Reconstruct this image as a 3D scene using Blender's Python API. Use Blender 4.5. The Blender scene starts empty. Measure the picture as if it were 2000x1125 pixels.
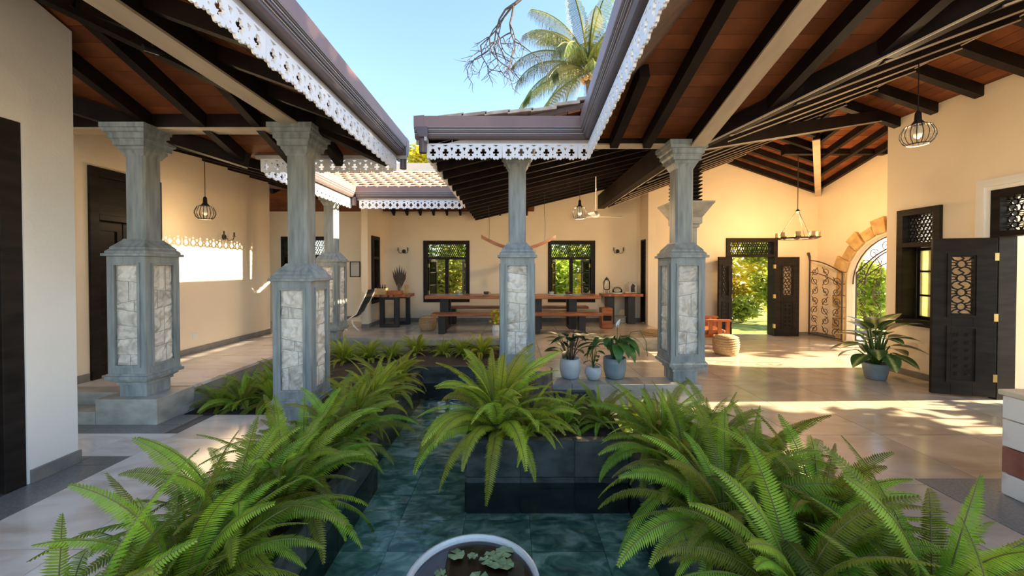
import bpy, bmesh, math, random
from mathutils import Vector, Matrix, Euler
R = math.radians
random.seed(7)
SC = bpy.context.scene
COL = SC.collection

# ------------------------------------------------------------------ camera, sky, sun, exposure
cam_d = bpy.data.cameras.new('camera'); cam = bpy.data.objects.new('camera', cam_d); COL.objects.link(cam)
cam_d.sensor_width = 36; cam_d.lens = 13.32; cam_d.shift_y = -0.0137; cam_d.clip_start = 0.02; cam_d.clip_end = 400
cam.location = (0, 0, 1.72); cam.rotation_euler = (R(90 - 0.77), 0, 0)
SC.camera = cam

W = bpy.data.worlds.new('sky'); SC.world = W; W.use_nodes = True
wn = W.node_tree.nodes; wl = W.node_tree.links; wn.clear()
sky = wn.new('ShaderNodeTexSky'); sky.sky_type = 'NISHITA'; sky.sun_disc = False
sky.sun_elevation = R(26); sky.sun_rotation = R(93); sky.altitude = 0; sky.air_density = 1.1; sky.dust_density = 0.6; sky.ozone_density = 2.2
bg = wn.new('ShaderNodeBackground'); bg.inputs['Strength'].default_value = 0.265
wo = wn.new('ShaderNodeOutputWorld'); wl.new(sky.outputs[0], bg.inputs[0]); wl.new(bg.outputs[0], wo.inputs[0])

sun_d = bpy.data.lights.new('sun', 'SUN'); sun_d.energy = 16.0; sun_d.angle = R(0.6); sun_d.color = (1.0, 0.80, 0.52)
sun = bpy.data.objects.new('sun', sun_d); COL.objects.link(sun)
sun.rotation_euler = Vector((-1.0, -0.02, -0.45)).to_track_quat('-Z', 'Y').to_euler(); sun.location = (20, 0, 12)

SC.view_settings.view_transform = 'Standard'; SC.view_settings.look = 'None'
SC.view_settings.exposure = 0.95; SC.view_settings.gamma = 1.0; SC.view_settings.use_curve_mapping = False
SC.cycles.diffuse_bounces = 6; SC.cycles.max_bounces = 14; SC.cycles.sample_clamp_indirect = 6.0
SC.cycles.transparent_max_bounces = 24

# ------------------------------------------------------------------ materials
MT = {}
def mat(name, c1, c2=None, rough=0.6, scale=(4, 4, 4), detail=5, bump=0.0, metal=0.0, rnd=0.0, lo=0.35, hi=0.65, dist=0.0, spec=0.5, hue=0.0, transl=0.0, bscale=None, mix=None):
    m = bpy.data.materials.new(name); m.use_nodes = True; n = m.node_tree.nodes; l = m.node_tree.links
    b = n['Principled BSDF']; b.inputs['Roughness'].default_value = rough; b.inputs['Metallic'].default_value = metal
    b.inputs['Specular IOR Level'].default_value = spec
    c2 = c2 or tuple(x * 0.85 for x in c1)
    tc = n.new('ShaderNodeTexCoord'); mp = n.new('ShaderNodeMapping'); l.new(tc.outputs['Object'], mp.inputs[0])
    mp.inputs['Scale'].default_value = scale
    vec = mp.outputs[0]; oi = None
    if rnd or hue: oi = n.new('ShaderNodeObjectInfo')
    if rnd:
        mm = n.new('ShaderNodeMath'); mm.operation = 'MULTIPLY'; mm.inputs[1].default_value = 37.0; l.new(oi.outputs['Random'], mm.inputs[0])
        va = n.new('ShaderNodeVectorMath'); va.operation = 'ADD'; l.new(vec, va.inputs[0]); l.new(mm.outputs[0], va.inputs[1]); vec = va.outputs[0]
    nz = n.new('ShaderNodeTexNoise'); nz.inputs['Scale'].default_value = 1.0; nz.inputs['Detail'].default_value = detail; nz.inputs['Distortion'].default_value = dist
    l.new(vec, nz.inputs['Vector'])
    cr = n.new('ShaderNodeValToRGB'); cr.color_ramp.elements[0].position = lo; cr.color_ramp.elements[1].position = hi
    cr.color_ramp.elements[0].color = (*c1, 1); cr.color_ramp.elements[1].color = (*c2, 1)
    if mix:
        e = cr.color_ramp.elements.new((lo + hi) / 2); e.color = (*mix, 1)
    l.new(nz.outputs['Fac'], cr.inputs[0]); col = cr.outputs[0]
    if rnd or hue:
        hs = n.new('ShaderNodeHueSaturation'); mr = n.new('ShaderNodeMapRange'); k = rnd or hue
        mr.inputs['To Min'].default_value = 1 - k; mr.inputs['To Max'].default_value = 1 + k
        l.new(oi.outputs['Random'], mr.inputs[0]); l.new(mr.outputs[0], hs.inputs['Value']); l.new(col, hs.inputs['Color'])
        if hue:
            m2 = n.new('ShaderNodeMapRange'); m2.inputs['To Min'].default_value = 0.5 - hue * 0.09; m2.inputs['To Max'].default_value = 0.5 + hue * 0.05
            l.new(oi.outputs['Random'], m2.inputs[0]); l.new(m2.outputs[0], hs.inputs['Hue'])
        col = hs.outputs[0]
    l.new(col, b.inputs['Base Color'])
    if bump:
        bp = n.new('ShaderNodeBump'); bp.inputs['Strength'].default_value = bump; bp.inputs['Distance'].default_value = 0.02
        if bscale:
            nb = n.new('ShaderNodeTexNoise'); nb.inputs['Scale'].default_value = bscale; nb.inputs['Detail'].default_value = 6
            l.new(tc.outputs['Object'], nb.inputs['Vector']); l.new(nb.outputs['Fac'], bp.inputs['Height'])
        else: l.new(nz.outputs['Fac'], bp.inputs['Height'])
        l.new(bp.outputs[0], b.inputs['Normal'])
    if transl:
        o = n['Material Output']; tr = n.new('ShaderNodeBsdfTranslucent'); mx = n.new('ShaderNodeMixShader'); mx.inputs[0].default_value = transl
        l.new(col, tr.inputs[0]); l.new(b.outputs[0], mx.inputs[1]); l.new(tr.outputs[0], mx.inputs[2]); l.new(mx.outputs[0], o.inputs['Surface'])
    MT[name] = m; return m

mat('plaster', (0.84, 0.71, 0.53), (0.88, 0.76, 0.58), 0.75, (1.2, 1.2, 1.2), bump=0.12, bscale=40)
mat('plaster_white', (0.78, 0.76, 0.71), (0.83, 0.81, 0.76), 0.7, (1.2, 1.2, 1.2), bump=0.08, bscale=40)
mat('baseboard', (0.16, 0.155, 0.14), (0.23, 0.22, 0.20), 0.4, (6, 6, 6))
mat('pillar_paint', (0.17, 0.205, 0.215), (0.36, 0.395, 0.39), 0.55, (16, 16, 2.2), 8, bump=0.12, lo=0.3, hi=0.7)
mat('panel_stone', (0.42, 0.37, 0.30), (0.76, 0.72, 0.64), 0.8, (7, 7, 7), 9, bump=0.5, rnd=0.13, lo=0.28, hi=0.55, dist=1.2, bscale=30)
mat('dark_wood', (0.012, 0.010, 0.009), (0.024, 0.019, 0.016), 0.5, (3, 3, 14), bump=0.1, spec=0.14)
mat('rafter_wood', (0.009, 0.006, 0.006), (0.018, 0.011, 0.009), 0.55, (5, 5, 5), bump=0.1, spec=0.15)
mat('beam_floor_light', (0.46, 0.36, 0.25), (0.56, 0.45, 0.32), 0.6, (6, 2, 6))  # pale tone standing for floor light on dark beam undersides
mat('ceiling_board', (0.14, 0.043, 0.016), (0.23, 0.075, 0.026), 0.5, (2.5, 2.5, 2.5), 6, rnd=0.16, dist=0.6, spec=0.2)
mat('deck', (0.10, 0.06, 0.045), (0.17, 0.10, 0.07), 0.9, (4, 4, 4))
mat('valance_white', (0.80, 0.81, 0.82), (0.86, 0.86, 0.86), 0.5, (9, 9, 9))
mat('gutter_brown', (0.115, 0.085, 0.085), (0.145, 0.105, 0.10), 0.38, (3, 3, 3))
mat('fascia_brown', (0.24, 0.145, 0.135), (0.29, 0.175, 0.155), 0.45, (3, 3, 3))
mat('gutter_line', (0.42, 0.40, 0.40), (0.5, 0.47, 0.46), 0.4)
mat('roof_tile', (0.36, 0.19, 0.115), (0.58, 0.41, 0.30), 0.8, (5, 5, 5), 6, rnd=0.16)
mat('tile_mossy', (0.42, 0.30, 0.22), (0.62, 0.50, 0.40), 0.9, (9, 9, 9), 7, rnd=0.15)
mat('floor_hall', (0.40, 0.335, 0.265), (0.56, 0.49, 0.40), 0.16, (1.1, 2.4, 1), 7, rnd=0.05, dist=1.6, lo=0.3, hi=0.7)
mat('floor_dining', (0.42, 0.37, 0.30), (0.60, 0.54, 0.45), 0.17, (1.5, 2.0, 1), 7, rnd=0.05, dist=1.2, lo=0.3, hi=0.7)
mat('marble', (0.60, 0.50, 0.40), (0.80, 0.75, 0.68), 0.13, (0.9, 2.2, 1), 8, rnd=0.05, dist=2.2, lo=0.28, hi=0.55)
mat('granite_grey', (0.15, 0.155, 0.145), (0.24, 0.24, 0.225), 0.3, (60, 60, 60), 4)
mat('kerb_stone', (0.30, 0.295, 0.255), (0.44, 0.43, 0.38), 0.42, (5, 5, 9), 7)
mat('planter_slate', (0.030, 0.038, 0.036), (0.085, 0.092, 0.085), 0.22, (4, 4, 7), 8, rnd=0.15)
mat('pool_tile', (0.045, 0.150, 0.115), (0.55, 0.72, 0.58), 0.5, (5.5, 8.5, 3), 9, rnd=0.10, dist=0.8, lo=0.33, hi=0.66, mix=(0.19, 0.37, 0.26))
mat('grout', (0.10, 0.10, 0.095), (0.13, 0.13, 0.12), 0.8)
mat('soil', (0.035, 0.024, 0.016), (0.07, 0.05, 0.034), 0.95, (20, 20, 20), bump=0.6)
mat('fern_green', (0.15, 0.27, 0.014), (0.32, 0.45, 0.032), 0.5, (5, 5, 5), hue=0.48, transl=0.38)
mat('fern_far', (0.28, 0.39, 0.020), (0.46, 0.54, 0.04), 0.5, (5, 5, 5), hue=0.30, transl=0.35)
mat('frond_stem', (0.13, 0.14, 0.035), (0.18, 0.13, 0.05), 0.6)
mat('leaf_dark', (0.020, 0.055, 0.022), (0.045, 0.11, 0.045), 0.35, (9, 30, 9), hue=0.2, transl=0.15)
mat('leaf_green', (0.045, 0.13, 0.028), (0.09, 0.20, 0.045), 0.35, (6, 6, 6), hue=0.2, transl=0.25)
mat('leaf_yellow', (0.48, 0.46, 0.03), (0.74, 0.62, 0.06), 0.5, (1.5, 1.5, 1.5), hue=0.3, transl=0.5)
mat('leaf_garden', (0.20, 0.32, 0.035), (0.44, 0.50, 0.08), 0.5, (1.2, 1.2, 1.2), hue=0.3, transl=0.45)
mat('palm_leaf', (0.10, 0.16, 0.035), (0.30, 0.31, 0.09), 0.42, (1, 1, 1), hue=0.3, transl=0.25)
mat('twig_bark', (0.055, 0.045, 0.045), (0.09, 0.075, 0.07), 0.9, (6, 6, 14))
mat('bark', (0.10, 0.075, 0.055), (0.20, 0.155, 0.12), 0.9, (6, 6, 14), bump=0.6)
mat('pot_white', (0.50, 0.54, 0.55), (0.60, 0.63, 0.63), 0.25, (3, 3, 3))
mat('pot_blue', (0.20, 0.26, 0.29), (0.30, 0.36, 0.385), 0.25, (4, 4, 4))
mat('slab_wood', (0.20, 0.062, 0.024), (0.40, 0.145, 0.055), 0.32, (1.2, 9, 9), 6, dist=0.8)
mat('chair_wood', (0.38, 0.10, 0.028), (0.50, 0.15, 0.045), 0.32, (3, 9, 9))
mat('black_metal', (0.012, 0.012, 0.013), (0.02, 0.02, 0.021), 0.45)
mat('iron', (0.045, 0.030, 0.022), (0.07, 0.05, 0.036), 0.55, (20, 20, 20))
mat('brass', (0.62, 0.46, 0.20), (0.70, 0.53, 0.24), 0.3, metal=0.9)
mat('wicker', (0.36, 0.23, 0.11), (0.52, 0.36, 0.19), 0.8, (40, 40, 70), bump=0.7)
mat('basket', (0.50, 0.31, 0.13), (0.66, 0.43, 0.20), 0.7, (30, 30, 50), bump=0.4)
mat('white_paint', (0.80, 0.79, 0.75), (0.84, 0.83, 0.79), 0.4)
mat('cream_stone', (0.60, 0.49, 0.35), (0.72, 0.61, 0.45), 0.6, (4, 4, 4))
mat('sandstone', (0.46, 0.29, 0.115), (0.66, 0.45, 0.21), 0.8, (6, 6, 6), bump=0.35, rnd=0.1)
mat('red_stone', (0.25, 0.085, 0.06), (0.36, 0.15, 0.11), 0.6, (6, 6, 6), rnd=0.1, bump=0.3)
mat('white_stone', (0.60, 0.50, 0.42), (0.84, 0.80, 0.74), 0.6, (5, 5, 5), rnd=0.08, bump=0.3, lo=0.3, hi=0.5)
mat('paper', (0.60, 0.58, 0.53), (0.68, 0.66, 0.60), 0.8)
mat('grass', (0.10, 0.17, 0.025), (0.30, 0.34, 0.07), 0.9, (3, 3, 3), bump=0.5)
mat('earth', (0.34, 0.27, 0.19), (0.44, 0.36, 0.26), 0.9, (1, 1, 1))
mat('candle', (0.62, 0.43, 0.20), (0.70, 0.50, 0.25), 0.6)
mat('silt', (0.17, 0.115, 0.07), (0.25, 0.18, 0.115), 0.9, (9, 9, 9))
mat('fabric', (0.66, 0.60, 0.50), (0.74, 0.68, 0.58), 0.9)
mat('lily_leaf', (0.10, 0.17, 0.07), (0.24, 0.32, 0.15), 0.35, (14, 14, 14), rnd=0.15)
mat('frosted_glass', (0.62, 0.60, 0.36), (0.74, 0.72, 0.50), 0.5, (5, 5, 5), transl=0.55)

def clear_mat(name, tint, refl_rough, ior, bump=0.0, bsc=(3, 3, 3), frac=1.0):
    m = bpy.data.materials.new(name); m.use_nodes = True; n = m.node_tree.nodes; l = m.node_tree.links
    n.remove(n['Principled BSDF']); o = n['Material Output']
    t = n.new('ShaderNodeBsdfTransparent'); t.inputs[0].default_value = (*tint, 1)
    g = n.new('ShaderNodeBsdfGlossy'); g.inputs['Roughness'].default_value = refl_rough
    f = n.new('ShaderNodeFresnel'); f.inputs[0].default_value = ior
    mx = n.new('ShaderNodeMixShader'); l.new(f.outputs[0], mx.inputs[0]); l.new(t.outputs[0], mx.inputs[1]); l.new(g.outputs[0], mx.inputs[2]); l.new(mx.outputs[0], o.inputs[0])
    if bump:
        tc = n.new('ShaderNodeTexCoord'); mp = n.new('ShaderNodeMapping'); mp.inputs['Scale'].default_value = bsc
        nz = n.new('ShaderNodeTexNoise'); nz.inputs['Scale'].default_value = 1; nz.inputs['Detail'].default_value = 2
        bp = n.new('ShaderNodeBump'); bp.inputs['Strength'].default_value = bump; bp.inputs['Distance'].default_value = 0.03
        l.new(tc.outputs['Object'], mp.inputs[0]); l.new(mp.outputs[0], nz.inputs['Vector']); l.new(nz.outputs['Fac'], bp.inputs['Height'])
        l.new(bp.outputs[0], g.inputs['Normal']); l.new(bp.outputs[0], f.inputs['Normal'])
    MT[name] = m
clear_mat('water', (0.93, 0.985, 0.96), 0.02, 1.33, 0.22, (2.2, 5.0, 3))
clear_mat('bowl_water', (0.80, 0.74, 0.64), 0.01, 1.5, 0.02)
clear_mat('glass', (0.96, 0.98, 0.97), 0.02, 1.45)
m = bpy.data.materials.new('variegated'); m.use_nodes = True; n = m.node_tree.nodes; l = m.node_tree.links   # dark leaf with a pale midrib zone
tc = n.new('ShaderNodeTexCoord'); sx = n.new('ShaderNodeSeparateXYZ'); l.new(tc.outputs['Object'], sx.inputs[0])
nz = n.new('ShaderNodeTexNoise'); nz.inputs['Scale'].default_value = 45; l.new(tc.outputs['Object'], nz.inputs['Vector'])
ab = n.new('ShaderNodeMath'); ab.operation = 'ABSOLUTE'; l.new(sx.outputs['Y'], ab.inputs[0])
ad = n.new('ShaderNodeMath'); ad.operation = 'MULTIPLY_ADD'; ad.inputs[1].default_value = 0.05; l.new(nz.outputs['Fac'], ad.inputs[0]); l.new(ab.outputs[0], ad.inputs[2])
cr = n.new('ShaderNodeValToRGB'); cr.color_ramp.elements[0].position = 0.028; cr.color_ramp.elements[0].color = (0.42, 0.47, 0.14, 1)
cr.color_ramp.elements[1].position = 0.06; cr.color_ramp.elements[1].color = (0.045, 0.11, 0.03, 1); l.new(ad.outputs[0], cr.inputs[0])
l.new(cr.outputs[0], n['Principled BSDF'].inputs['Base Color']); n['Principled BSDF'].inputs['Roughness'].default_value = 0.35; MT['variegated'] = m
m = bpy.data.materials.new('lamp_bulb'); m.use_nodes = True; b = m.node_tree.nodes['Principled BSDF']
b.inputs['Base Color'].default_value = (0.25, 0.22, 0.17, 1); b.inputs['Emission Color'].default_value = (1, 0.78, 0.45, 1); b.inputs['Emission Strength'].default_value = 0.15; MT['lamp_bulb'] = m

# ------------------------------------------------------------------ builders
WL = {}
def wloc(o): return WL.get(o.name, Vector((0, 0, 0))) if o else Vector((0, 0, 0))
def tag(o, label=None, cat=None, group=None, kind=None):
    if label: o['label'] = label
    if cat: o['category'] = cat
    if group: o['group'] = group
    if kind: o['kind'] = kind
    return o
def thing(name, label, cat, loc=(0, 0, 0), group=None, kind=None, rz=0.0):
    o = bpy.data.objects.new(name, None); COL.objects.link(o); o.location = loc; o.empty_display_size = 0.1
    o.rotation_euler = (0, 0, rz); WL[o.name] = Vector(loc); return tag(o, label, cat, group, kind)
def struct(name, label, loc=(0, 0, 0)): return thing(name, label, 'structure', loc, kind='structure')
def put(me, name, parent=None, loc=(0, 0, 0), rot=(0, 0, 0), scale=(1, 1, 1)):
    o = bpy.data.objects.new(name, me); COL.objects.link(o); o.location = loc; o.rotation_euler = rot; o.scale = scale
    if parent: o.parent = parent
    WL[o.name] = wloc(parent) + Vector(loc); return o

class MB:
    def __init__(s): s.v = []; s.f = []
    def add(s, vs, fs, M=None):
        k = len(s.v); s.v += [tuple(M @ Vector(p)) if M else tuple(p) for p in vs]; s.f += [tuple(i + k for i in f) for f in fs]; return s
    def box(s, x0, x1, y0, y1, z0, z1, M=None):
        return s.add([(x0, y0, z0), (x1, y0, z0), (x1, y1, z0), (x0, y1, z0), (x0, y0, z1), (x1, y0, z1), (x1, y1, z1), (x0, y1, z1)],
                     [(0, 3, 2, 1), (4, 5, 6, 7), (0, 1, 5, 4), (1, 2, 6, 5), (2, 3, 7, 6), (3, 0, 4, 7)], M)
    def prism(s, pts, z0, z1, M=None):                       # convex plan polygon, z0/z1 numbers or per-vertex lists
        n = len(pts); a = z0 if isinstance(z0, (list, tuple)) else [z0] * n; b = z1 if isinstance(z1, (list, tuple)) else [z1] * n
        return s.add([(p[0], p[1], a[i]) for i, p in enumerate(pts)] + [(p[0], p[1], b[i]) for i, p in enumerate(pts)],
                     [tuple(range(n - 1, -1, -1)), tuple(range(n, 2 * n))] + [(i, (i + 1) % n, n + (i + 1) % n, n + i) for i in range(n)], M)
    def sqlathe(s, prof, cx=0, cy=0, chamfer=0.0):            # square section profile (half width, z), optionally chamfered
        k = 0; L = []
        for h, z in prof:
            if chamfer:
                c = min(chamfer, h * 0.5)
                L.append([(cx - h + c, cy - h, z), (cx + h - c, cy - h, z), (cx + h, cy - h + c, z), (cx + h, cy + h - c, z), (cx + h - c, cy + h, z), (cx - h + c, cy + h, z), (cx - h, cy + h - c, z), (cx - h, cy - h + c, z)])
            else: L.append([(cx - h, cy - h, z), (cx + h, cy - h, z), (cx + h, cy + h, z), (cx - h, cy + h, z)])
        return s.loft(L)
    def loft(s, L, caps=True, closed=True):
        n = len(L[0]); V = [p for r in L for p in r]; F = []
        for i in range(len(L) - 1):
            for j in range(n if closed else n - 1):
                F.append((i * n + j, i * n + (j + 1) % n, (i + 1) * n + (j + 1) % n, (i + 1) * n + j))
        if caps: F += [tuple(range(n - 1, -1, -1)), tuple(range((len(L) - 1) * n, len(L) * n))]
        return s.add(V, F)
    def lathe(s, prof, n=20, cx=0, cy=0, cz=0, caps=True, sx=1, sy=1):
        return s.loft([[(cx + sx * r * math.cos(2 * math.pi * j / n), cy + sy * r * math.sin(2 * math.pi * j / n), cz + z) for j in range(n)] for r, z in prof], caps)
    def tube(s, path, r, n=6, caps=True, flat=None):
        P = [Vector(p) for p in path]; m = len(P); L = []; up = None
        for i in range(m):
            t = (P[min(i + 1, m - 1)] - P[max(i - 1, 0)]); t = t.normalized() if t.length > 1e-9 else Vector((0, 0, 1))
            if up is None:
                up = Vector((0, 0, 1)) if abs(t.z) < 0.9 else Vector((1, 0, 0))
            a = t.cross(up); a = a.normalized() if a.length > 1e-6 else Vector((1, 0, 0)); b = a.cross(t).normalized(); up = b
            rr = r[i] if isinstance(r, (list, tuple)) else r
            L.append([tuple(P[i] + a * rr * math.cos(2 * math.pi * j / n) + b * rr * (flat or 1) * math.sin(2 * math.pi * j / n)) for j in range(n)])
        return s.loft(L, caps)
    def beam(s, p0, p1, w, h, drop=0.0):                       # p0-p1 is the top centre line
        p0 = Vector(p0); p1 = Vector(p1); t = (p1 - p0).normalized(); a = t.cross(Vector((0, 0, 1))).normalized() * (w / 2); u = a.normalized().cross(t).normalized()
        if u.z < 0: u = -u
        o = -u * drop; q = []
        for p in (p0, p1):
            q += [p - a + o, p + a + o, p + a + o - u * h, p - a + o - u * h]
        return s.add(q, [(0, 1, 2, 3), (7, 6, 5, 4), (0, 4, 5, 1), (1, 5, 6, 2), (2, 6, 7, 3), (3, 7, 4, 0)])
    def shape(s, outer, holes, th, M=None):                    # plane outline with holes in local XY, thickness +Z
        bm = bmesh.new(); E = []
        for lp in [outer] + list(holes):
            vs = [bm.verts.new((p[0], p[1], 0)) for p in lp]; E += [bm.edges.new((vs[i], vs[(i + 1) % len(vs)])) for i in range(len(vs))]
        bmesh.ops.triangle_fill(bm, use_beauty=True, edges=E, normal=(0, 0, 1))
        ex = bmesh.ops.extrude_face_region(bm, geom=list(bm.faces))
        for g in ex['geom']:
            if isinstance(g, bmesh.types.BMVert): g.co.z += th
        bm.verts.index_update(); k = {v: i for i, v in enumerate(bm.verts)}
        s.add([tuple(v.co) for v in bm.verts], [tuple(k[v] for v in f.verts) for f in bm.faces], M); bm.free(); return s
    def strip(s, path, w, th, M=None, closed=False):           # flat band following a plane path, local XY
        m = len(path); A = []; B = []
        for i in range(m):
            if closed: p, q = path[i - 1], path[(i + 1) % m]
            else: p, q = path[max(i - 1, 0)], path[min(i + 1, m - 1)]
            dx, dy = q[0] - p[0], q[1] - p[1]; d = math.hypot(dx, dy) or 1; nx, ny = -dy / d * w / 2, dx / d * w / 2
            A.append((path[i][0] + nx, path[i][1] + ny)); B.append((path[i][0] - nx, path[i][1] - ny))
        V = []; F = []
        for i in range(m): V += [(*A[i], 0), (*B[i], 0), (*B[i], th), (*A[i], th)]
        for i in range(m if closed else m - 1):
            a, b = i * 4, ((i + 1) % m) * 4
            for j in range(4): F.append((a + j, a + (j + 1) % 4, b + (j + 1) % 4, b + j))
        return s.add(V, F, M)
    def mesh(s, name, m, smooth=False):
        me = bpy.data.meshes.new(name); me.from_pydata(s.v, [], s.f)
        if m: me.materials.append(MT[m])
        bm = bmesh.new(); bm.from_mesh(me); bmesh.ops.recalc_face_normals(bm, faces=bm.faces); bm.to_mesh(me); bm.free()
        if smooth: me.polygons.foreach_set('use_smooth', [True] * len(me.polygons))
        me.update(); return me
    def build(s, name, m, parent=None, smooth=False, local=False, bevel=0.0, loc=None, rot=(0, 0, 0)):
        if not local:
            o = wloc(parent)
            if loc is not None: o = o + Vector(loc)
            elif not parent:
                z = min(p[2] for p in s.v); cx = (min(p[0] for p in s.v) + max(p[0] for p in s.v)) / 2; cy = (min(p[1] for p in s.v) + max(p[1] for p in s.v)) / 2
                o = Vector((cx, cy, z)); loc = o
            s.v = [(p[0] - o.x, p[1] - o.y, p[2] - o.z) for p in s.v]
        ob = put(s.mesh(name, m, smooth), name, parent, loc or (0, 0, 0), rot)
        if bevel:
            bv = ob.modifiers.new('bevel', 'BEVEL'); bv.width = bevel; bv.segments = 2; bv.limit_method = 'ANGLE'
        return ob
def Mxz(x, y, z): return Matrix(((1, 0, 0, x), (0, 0, -1, y), (0, 1, 0, z), (0, 0, 0, 1)))      # local XY -> world XZ, thickness to -Y (towards the camera)
def Myz(x, y, z, sgn=1): return Matrix(((0, 0, sgn, x), (1, 0, 0, y), (0, 1, 0, z), (0, 0, 0, 1)))  # local XY -> world YZ, thickness along +-X
def circ(cx, cy, r, n=10, a0=0.0): return [(cx + r * math.cos(a0 + 2 * math.pi * i / n), cy + r * math.sin(a0 + 2 * math.pi * i / n)) for i in range(n)]
def rect(x0, y0, x1, y1): return [(x0, y0), (x1, y0), (x1, y1), (x0, y1)]
def clip(poly, a, b, c):                                       # keep a*x+b*y<=c
    out = []
    for i in range(len(poly)):
        p, q = poly[i], poly[(i + 1) % len(poly)]; dp = a * p[0] + b * p[1] - c; dq = a * q[0] + b * q[1] - c
        if dp <= 0: out.append(p)
        if dp * dq < 0: t = dp / (dp - dq); out.append((p[0] + (q[0] - p[0]) * t, p[1] + (q[1] - p[1]) * t))
    return out

# ================================================================== SETTING
ZP = 0.28                                                      # height of the raised veranda and dining floor
def wall(name, label, axis, t0, t1, u0, u1, z0, z1, holes=(), m='plaster'):
    us = sorted({u0, u1, *[h[0] for h in holes], *[h[1] for h in holes]}); zs = sorted({z0, z1, *[h[2] for h in holes], *[h[3] for h in holes]})
    b = MB()
    for i in range(len(us) - 1):
        for j in range(len(zs) - 1):
            cu, cz = (us[i] + us[i + 1]) / 2, (zs[j] + zs[j + 1]) / 2
            if any(h[0] < cu < h[1] and h[2] < cz < h[3] for h in holes): continue
            if axis == 'x': b.box(t0, t1, us[i], us[i + 1], zs[j], zs[j + 1])
            else: b.box(us[i], us[i + 1], t0, t1, zs[j], zs[j + 1])
    return tag(b.build(name, m), label, None, None, 'structure')
def sbox(name, label, m, *a, bevel=0.0):
    return tag(MB().box(*a).build(name, m, bevel=bevel), label, None, None, 'structure')

# ---- ground around the house
g = MB(); g.box(-40, 40, 9.96, 90, -0.5, -0.06); g.box(8.1, 60, -30, 9.96, -0.5, -0.06); g.box(-40, -6.9, -30, 9.96, -0.5, -0.06); g.box(-6.9, 8.1, -30, -1.6, -0.5, -0.06)
tag(g.build('floor_garden', 'earth'), 'garden ground around the house', None, None, 'structure')
tag(MB().box(3.6, 10.5, 9.97, 16, -0.06, -0.03).build('lawn', 'grass'), 'sunlit lawn outside the open entrance door', 'lawn')

# ---- floors
def tiles(parent, x0, x1, y0, y1, tx, ty, z, m, gap=0.006, name='tile', th=0.012, cut=None):
    cache = {}; nx = math.ceil((x1 - x0) / tx - 1e-6); ny = math.ceil((y1 - y0) / ty - 1e-6)
    for i in range(nx):
        for j in range(ny):
            a, b_ = x0 + i * tx, min(x0 + (i + 1) * tx, x1); c, d = y0 + j * ty, min(y0 + (j + 1) * ty, y1)
            if b_ - a < 0.02 or d - c < 0.02: continue
            if cut and cut((a + b_) / 2, (c + d) / 2): continue
            k = (round(b_ - a, 3), round(d - c, 3))
            if k not in cache: cache[k] = MB().box(0, k[0] - gap, 0, k[1] - gap, 0, th).mesh(name, m)
            put(cache[k], name, parent, Vector((a + gap / 2, c + gap / 2, z - th)) - wloc(parent))
fl = struct('floor', 'polished beige tiled floor of the hall in front of the entrance', (4.4, 4.5, 0))
b = MB(); b.box(2.0, 6.6, -1.6, 4.69, -0.3, -0.012); b.box(2.40, 7.86, 4.69, 9.96, -0.3, -0.012); b.build('floor_slab', 'grout', fl)
tiles(fl, 2.02, 6.38, -1.5, 4.69, 0.9, 0.9, 0, 'floor_hall'); tiles(fl, 2.40, 7.85, 4.69, 9.95, 0.9, 0.9, 0, 'floor_hall')
fl2 = struct('floor.001', 'pale marble floor at the foot of the left veranda steps', (-2.9, 1.5, 0))
MB().box(-5.45, -1.98, -1.6, 4.45, -0.3, -0.012).build('floor_slab', 'grout', fl2)
tiles(fl2, -3.50, -1.98, -1.5, 4.45, 0.76, 0.76, 0, 'marble'); tiles(fl2, -3.95, -3.5, 3.46, 3.94, 0.45, 0.48, 0, 'marble'); tiles(fl2, -5.43, -3.95, 3.46, 3.94, 0.74, 0.48, 0, 'marble')
tiles(fl2, -3.86, -3.50, -1.5, 3.46, 0.36, 1.2, 0, 'granite_grey', name='border_slab'); tiles(fl2, -5.43, -3.86, 3.1, 3.46, 0.8, 0.36, 0, 'granite_grey', name='border_slab')
tiles(fl2, -5.43, -3.64, 3.94, 4.16, 0.9, 0.22, 0, 'granite_grey', name='border_slab'); tiles(fl2, -3.95, -3.64, 4.16, 4.45, 0.31, 0.29, 0, 'granite_grey', name='border_slab')
fl3 = struct('floor.002', 'raised dining floor of polished stone behind the pillars', (0, 7.5, ZP))
b = MB(); b.box(-0.13, 2.33, 4.72, 7.95, -0.45, ZP - 0.04); b.box(-6.6, 3.5, 7.95, 10.36, -0.45, ZP - 0.04); b.build('floor_slab', 'kerb_stone', fl3)
tiles(fl3, -0.15, 2.36, 5.02, 7.9, 0.63, 0.72, ZP, 'floor_dining', th=0.04); tiles(fl3, -6.6, 3.5, 7.9, 10.35, 0.85, 0.82, ZP, 'floor_dining', th=0.04)
tiles(fl3, -0.15, 2.36, 4.69, 5.02, 0.9, 0.33, ZP, 'kerb_stone', name='kerb_slab', th=0.05)
fl4 = struct('floor.003', 'raised veranda floor along the long left wall', (-4.7, 6, ZP))
b = MB(); b.box(-5.45, -3.97, 4.62, 7.95, -0.4, ZP - 0.04); b.build('floor_slab', 'kerb_stone', fl4)
tiles(fl4, -5.45, -3.95, 4.62, 7.9, 0.75, 0.82, ZP, 'marble', th=0.04)
for k, (d0, d1, z) in enumerate([(4.16, 4.40, 0.14), (4.40, 4.62, ZP)]):
    tiles(fl4, -5.43, -4.60, d0, d1 + 0.3 if k == 0 else d1, 0.83, 0.6, z, 'kerb_stone', gap=0.0, name='step', th=z + 0.01)
MB().box(-4.60, -3.92, 4.16, 4.66, -0.02, ZP).build('plinth', 'kerb_stone', fl4, bevel=0.008)

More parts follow.
